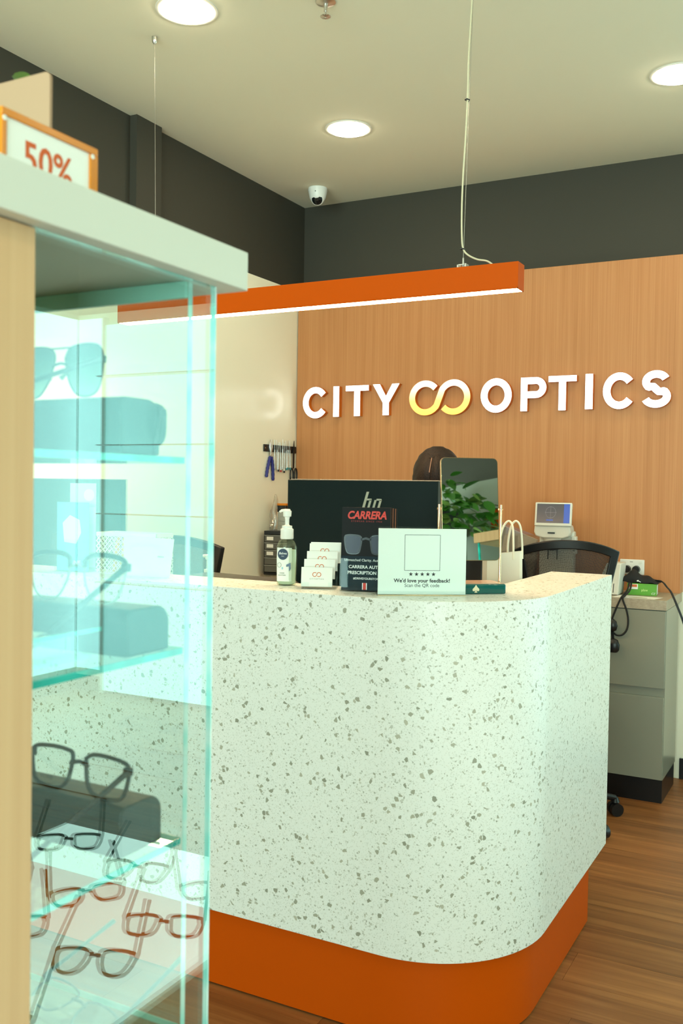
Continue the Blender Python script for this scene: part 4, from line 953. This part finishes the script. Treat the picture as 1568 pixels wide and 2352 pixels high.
box('pane_edge', (XG - .0124, YBk - TH, .25), (XG - .0112, YBk, 1.6068), GEDGE2, bp_)
MB().box((XL0, YBk - TH - .006, 1.590), (XG - .0125, YBk - TH - .0005, 1.6066)).build('top_rail', mat('mint_channel', (.42, .85, .76), .3), dcs)
sp2 = pane('glass_pane', (XL0, YP, .25), (XL0 + TH, YBk - TH - .0005, 1.6068), 0)
for k, z in enumerate(SH):
    xs0, xs1, ys0, ys1 = XL0 + TH + .001, XG - TH - .0045, YP + .001, YBk - TH - .0068
    s_ = box('glass_shelf', (xs0, ys0, z - .0065), (xs1, ys1, z), SHELFGLASS, dcs)
    box('shelf_edge', (xs1 + .0001, ys0, z - .0065), (xs1 + .0012, ys1, z), GEDGE, s_)
    box('shelf_edge', (xs0, ys1 + .0001, z - .0065), (xs1, ys1 + .0010, z), GEDGE2, s_)
# spectacle cases
CASEM = mat('black_case_reflection_tint', (.010, .028, .028), .45)  # black cases; the teal is a cyan reflection put into the colour
def spec_case(label, x1, z, ln=.165, dp=.062, h=.05, y0=-4.162, rz=0):
    t = thing('spectacle_case', label, 'case', (x1 - ln / 2, y0 + dp / 2, z), rz, 'dark spectacle cases in the display')
    pr_ = [(-dp / 2, .001), (dp / 2, .001)] + [(x, zz) for x, zz in arc(dp / 2 - .018, h - .018, .018, .018, 0, 90, 8)] + [(x, zz) for x, zz in arc(-dp / 2 + .008, h - .008, .008, .008, 90, 180, 5)]
    MB().prism(pr_, -ln / 2, ln / 2).build('case_body', CASEM, t, bevel=.002, rot=(0, 0, R(90)))
    MB().box((-ln / 2 + .002, -dp / 2 - .0012, h * .70), (ln / 2 - .002, -dp / 2 + .0005, h * .72)).build('lid_seam', BLACK, t)
    MB().box((-ln / 2 + .004, -dp / 2 + .003, 0), (ln / 2 - .004, dp / 2 - .003, .0012)).build('base_pad', BLACK, t)
    return t
spec_case('tall dark case on the top shelf under the aviator sunglasses', 2.246, SH[0], h=.056, dp=.058)
spec_case('dark spectacle case on the second shelf under the brow-line glasses', 2.257, SH[1], h=.046)
spec_case('dark spectacle case on the third shelf under the black glasses', 2.250, SH[2], h=.050)
# spectacles
def lens_outline(kind, s_):
    if kind == 'avi': P_ = [(.008, .014), (.016, .026), (.040, .029), (.060, .025), (.067, .008), (.063, -.020), (.050, -.030), (.030, -.028), (.016, -.012)]
    elif kind == 'rect': P_ = [(.009, .014), (.020, .019), (.045, .019), (.064, .015), (.066, .002), (.060, -.016), (.045, -.021), (.024, -.020), (.013, -.010)]
    elif kind == 'brow': P_ = [(.010, .012), (.022, .018), (.046, .018), (.063, .013), (.063, -.004), (.054, -.022), (.038, -.027), (.022, -.022), (.012, -.006)]
    else: P_ = [(.009, .012), (.022, .017), (.045, .017), (.062, .012), (.064, -.002), (.056, -.016), (.040, -.019), (.022, -.017), (.012, -.006)]
    P_ = [(s_ * x, z) for x, z in P_]
    if s_ < 0: P_ = P_[::-1]
    return [(p.x, p.z) for p in smooth_path([(x, 0, z) for x, z in P_ + [P_[0]]], 5)][:-1]
def spectacles(label, loc, rot, kind, fm, lm_, rim, tips, tmat, bars=False, group='spectacles on the glass shelves', sc_=1.0, upper=None):
    t = thing('spectacles', label, 'glasses', loc, 0, group); t.rotation_euler = rot; t.scale = (sc_,) * 3
    for s_ in (-1, 1):
        P_ = lens_outline(kind, s_)
        MB().prism(P_, -.0008, .0008).build('lens', lm_, t)
        MB().tube([(x, 0, z) for x, z in P_], rim, 8, closed=True).build('rim', fm, t, smooth=70)
        if upper:
            U = [p for p in P_ if p[1] > .004]; U.sort(key=lambda p: p[0])
            MB().tube([(x, 0, z + .002) for x, z in U], upper, 8).build('brow_bar', tmat, t, smooth=70)
        MB().tube([(s_ * .012, -.001, -.004), (s_ * .009, -.006, -.010)], [.0015, .003], 8).build('nose_pad', lm_, t, smooth=70)
        tip = tips[0] if s_ < 0 else tips[1]
        hx = s_ * .066
        hg = MB().box((hx - .003, -.006, .006), (hx + .004, .002, .014)).build('hinge', tmat, t, bevel=.001)
        d_ = Vector(tip) - Vector((hx + s_ * .002, -.004, .010))
        a0 = Vector((hx + s_ * .002, -.004, .010)); mid = a0 + d_ * .7; end = a0 + d_
        MB().tube([a0, a0 + d_ * .1, mid, end], [.0034, .0030, .0026, .0036], 8, flat=.6).build('temple', tmat, t, smooth=70)
    MB().tube(smooth_path([(-.012, 0, .006), (0, .001, .009), (.012, 0, .006)], 4), max(rim, .0016), 8).build('bridge', fm, t, smooth=70)
    if bars: MB().tube([(-.018, 0, .026), (.018, 0, .026)], .0011, 8).build('top_bar', fm, t, smooth=70)
    return t
GUN = mat('gunmetal', (.06, .065, .065), .3, metal=.9); BLKF = mat('black_acetate', (.012, .014, .015), .2); TEALF = mat('teal_metal', (.06, .16, .16), .3, metal=.6)
spectacles('aviator sunglasses with graduated grey lenses on the top case', (2.155, -4.150, SH[0] + .056 + .0285), (R(-4), 0, R(-2)), 'avi', GUN, SUNLENS, .0011, [(.02, -.055, -.028), (-.005, -.062, -.030)], GUN, bars=True, sc_=.88)
spectacles('dark wraparound sunglasses lying behind the tall case on the top shelf', (2.190, -4.092, SH[0] + .033), (R(8), 0, R(-14)), 'rect', BLKF, SUNLENS, .0028, [(-.05, -.010, -.028), (.058, -.012, -.030)], BLKF)
spectacles('brow-line clear glasses on the second-shelf case', (2.180, -4.150, SH[1] + .047 + .0285), (R(-5), 0, R(-2)), 'brow', mat('clear_rim', (.55, .62, .60), .3), LENS, .0011, [(-.05, -.095, -.074), (.028, -.088, -.073)], BLKF, upper=.0026)
gc = spectacles('black square glasses on the third-shelf case', (2.183, -4.148, SH[2] + .051 + .0225), (R(-5), 0, R(-2)), 'rect', BLKF, LENS, .0022, [(-.05, -.10, -.070), (.022, -.092, -.071)], BLKF)
text('DORIS', .006, GREYINK, gc, -.043, -.014, -.0012).rotation_euler = (0, 0, R(0))
gd = spectacles('thin teal metal glasses with a white price tag on the lowest visible shelf', (2.160, -4.128, SH[3] + .012), (R(-72), 0, R(-14)), 'oval', TEALF, LENS, .0012, [(-.062, -.010, .10), (.062, -.010, .10)], TEALF)
MB().obox((-.048, -.006, -.016), (-.028, -.012, -.038), .016, .0006, (0, 1, 0)).build('price_tag', PAPER, gd)
tg = thing('glass_riser', 'small clear glass riser plate on the second shelf', 'riser', (2.135, -4.215, SH[1]))
MB().box((-.10, -.045, .026), (.098, .042, .030)).build('plate', SHELFGLASS, tg); MB().box((.0981, -.045, .026), (.099, .042, .030)).build('plate_edge', GEDGE, tg)
for x in (-.09, .085): MB().box((x, -.04, 0), (x + .005, .038, .026)).build('leg', SHELFGLASS, tg)
# things on the lid
LT = 1.648
so = thing('sale_sign', 'orange-framed 50% sale sign standing on the case lid', 'sign', (2.235, -4.244, LT), R(90))
# local x runs towards the counter, local -y faces the camera side
MB().box((-.0535, -.002, .004), (.0475, .002, .058)).build('card', PAPER, so)
orf = mat('orange_acrylic', (.62, .20, .012), .2)
MB().box((-.0575, -.004, 0), (.0555, .006, .0045)).box((-.0575, -.004, .0535), (.0555, .006, .0600)).box((-.0575, -.004, .0045), (-.0520, .006, .0535)).box((.0455, -.004, .0045), (.0555, .006, .0535)).build('frame', orf, so, bevel=.0008)
text('50%', .037, mat('sale_ink', (.62, .10, .01), .5), so, -.0045, .0150, -.0023, bold=.014, sx=.93)
for x in (-.0548, .0480): MB().cyl((x, -.0045, .0510), (x, -.004, .0510), .0022, n=12).build('stud', WHITE, so)
bb = thing('backing_board', 'plain beige board standing behind the sale sign on the lid', 'board', (2.030, -4.200, LT), 0)
MB().prism(rrect(-.16, .161, 0, .136, .006), -.002, .002).build('board', mat('beige_board', (.36, .225, .135), .5), bb, bevel=.0006)
MB().box((-.12, -.025, 0), (.08, .015, .004)).build('foot', MATS['beige_board'], bb)
# trailing pothos behind the board
def leaf_mesh(ln, wd):
    mb = MB(); n = 6
    for i in range(n + 1):
        u = i / n; w2 = wd * math.sin(math.pi * min(1, u * .92 + .06)) ** .8 * (1 - .35 * u); z = -.18 * ln * u * u
        mb.v += [(-w2, ln * u, z + .12 * w2), (0, ln * u, z - .05 * wd), (w2, ln * u, z + .12 * w2)]
    for i in range(n):
        for j in range(2): mb.f.append((i * 3 + j, i * 3 + j + 1, i * 3 + 4 + j, i * 3 + 3 + j))
    return mb
LM = []
for k, m_ in enumerate((LEAF, LEAF, LEAF2)):
    me = leaf_mesh(1, .36).mesh('leaf'); me.materials.append(m_)
    for p in me.polygons: p.use_smooth = True
    LM.append(me)
def pothos(label, loc, n, rad, drop, ls, name='potted_plant', pot=.07, rz=0, dome=.5):
    t = thing(name, label, 'plant', loc, rz)
    MB().lathe([(pot * .7, 0), (pot, pot * 1.2), (pot * .92, pot * 1.2), (pot * .6, pot * 1.05)], n=20).build('pot', mat('dark_pot', (.03, .035, .03), .5), t, smooth=40)
    for k in range(n):
        a = random.uniform(0, 2 * math.pi); r_ = rad * math.sqrt(random.random()); z = pot * 1.2 + random.uniform(-drop * (r_ / rad), dome * rad * (1.1 - r_ / rad))
        o = bpy.data.objects.new('leaf', random.choice(LM)); COL.objects.link(o); o.parent = t
        o.location = (r_ * math.cos(a), r_ * math.sin(a), z); s_ = ls * random.uniform(.6, 1.25); o.scale = (s_, s_, s_)
        o.rotation_euler = (random.uniform(-.9, .5), random.uniform(-.5, .5), a - math.pi / 2 + random.uniform(-.6, .6))
    for k in range(6):
        a = k * 1.05; MB().tube(smooth_path([(0, 0, pot), (rad * .5 * math.cos(a), rad * .5 * math.sin(a), pot * 1.5), (rad * .9 * math.cos(a), rad * .9 * math.sin(a), pot * 1.2 - drop * .6)], 4), .0025, 6).build('vine', LEAF, t, smooth=60)
    return t
pothos('small potted pothos behind the beige board on the lid', (2.035, -4.110, LT), 40, .055, .01, .042, pot=.058, dome=2.45)

# ------------------------------------------------------------------ parts of the shop seen only as reflections; the lit ones are assumed
# assumed lit eyewear bay right of the frame, glowing to reflect in the case
eb = thing('assumed_display_bay', 'assumed backlit eyewear display bay on the back wall right of the counter', 'display')
box('light_panel', (3.3, -.03, .02), (6.03, -.005, 2.45), mat('assumed_bay_glow', (.8, .8, .8), .5, emit=(.45, 1.0, .97), strength=1.8), eb)
for z in (.75, 1.2, 1.65, 2.1): box('bay_shelf', (3.3, -.12, z), (6.03, -.031, z + .006), WHITE, eb)
for x in (3.27, 6.032): box('bay_upright', (x, -.05, .0), (x + .015, -.0, 2.5), OFFWHITE, eb)
w2 = struct(box('window_assumed_2', (6.05, -.02, .15), (6.28, -.004, 2.5), mat('assumed_window_glow', (.8, .8, .8), .3, emit=(.58, 1.0, .98), strength=2.6)), 'assumed tall glowing window panel in the far right corner')  # assumed window: emissive sheet added for the bright reflection in the case glass
struct(box('window_assumed_3', (XR - .02, -.9, .15), (XR - .004, -.03, 2.5), MATS['assumed_window_glow']), 'assumed tall glowing window panel on the right wall')  # second emissive sheet, also an unseen window assumed for that reflection
lt = thing('assumed_light_table', 'assumed low illuminated display table beside the walkway', 'table', (3.25, -3.42, 0))  # assumed table; glowing top added to put spectacle silhouettes in the case reflection
box('table_body', (-.42, -.62, 0), (.42, .62, .40), OFFWHITE, lt)
box('lit_top', (-.40, -.60, .40), (.40, .60, .415), mat('assumed_table_glow', (.8, .8, .8), .5, emit=(.86, 1.0, .92), strength=2.2), lt)
gi = 0
for r_ in range(5):
    for c_ in range(3):
        sx_ = spectacles('dark spectacles on the assumed illuminated table, %s row from the case, %s place' % (['nearest', 'second', 'third', 'fourth', 'farthest'][r_], ['left', 'middle', 'right'][c_]), (2.98 + .26 * c_ + random.uniform(-.03, .03), -3.88 + .22 * r_ + random.uniform(-.03, .03), .441), (R(-62), 0, R(-40 + random.uniform(-25, 25))), ['rect', 'oval', 'brow'][(r_ + c_) % 3], BLKF, LENS, .003, [(-.06, -.01, .11), (.06, -.01, .11)], BLKF, group='spectacles on the assumed illuminated table', sc_=1.25)
# plant and tower case by the right wall, seen in the table mirror
pothos('large trailing pothos on a tall stand by the right wall', (5.98, -4.99, 2.10), 260, .40, .22, .12, 'hanging_plant', pot=.12, dome=.9)
box('plant_stand', (5.86, -5.11, 0), (6.10, -4.87, 2.099), GREYWALL); tag(bpy.data.objects['plant_stand'], 'tall grey plant stand by the right wall', 'stand')
tc_ = thing('tower_case', 'tall glass display tower with oak top by the right wall', 'display case', (4.80, -3.58, 0), R(4))
box('oak_top', (-.3, -.3, 1.72), (.3, .3, 1.775), POST_WOOD, tc_); box('plinth', (-.3, -.3, 0), (.3, .3, .3), POST_WOOD, tc_)
for a, b in (((-.28, -.28, .3), (-.272, .28, 1.72)), ((.272, -.28, .3), (.28, .28, 1.72)), ((-.272, .272, .3), (.272, .28, 1.72))): box('glass_pane', a, b, PANE, tc_)
for x, y in ((-.285, -.285), (-.285, .275), (.275, .275)): box('pane_edge', (x, y, .3), (x + .01, y + .01, 1.72), GEDGE, tc_)
for z in (1.5, 1.2, .9, .6): box('glass_shelf', (-.27, -.27, z), (.27, .27, z + .008), GEDGE2, tc_)
op = box('orange_panel', (XR - .03, -4.74, 2.14), (XR - .002, -4.66, 2.28), ORANGE, bevel=.004); tag(op, 'small orange panel on the right wall beside the plant', 'panel')
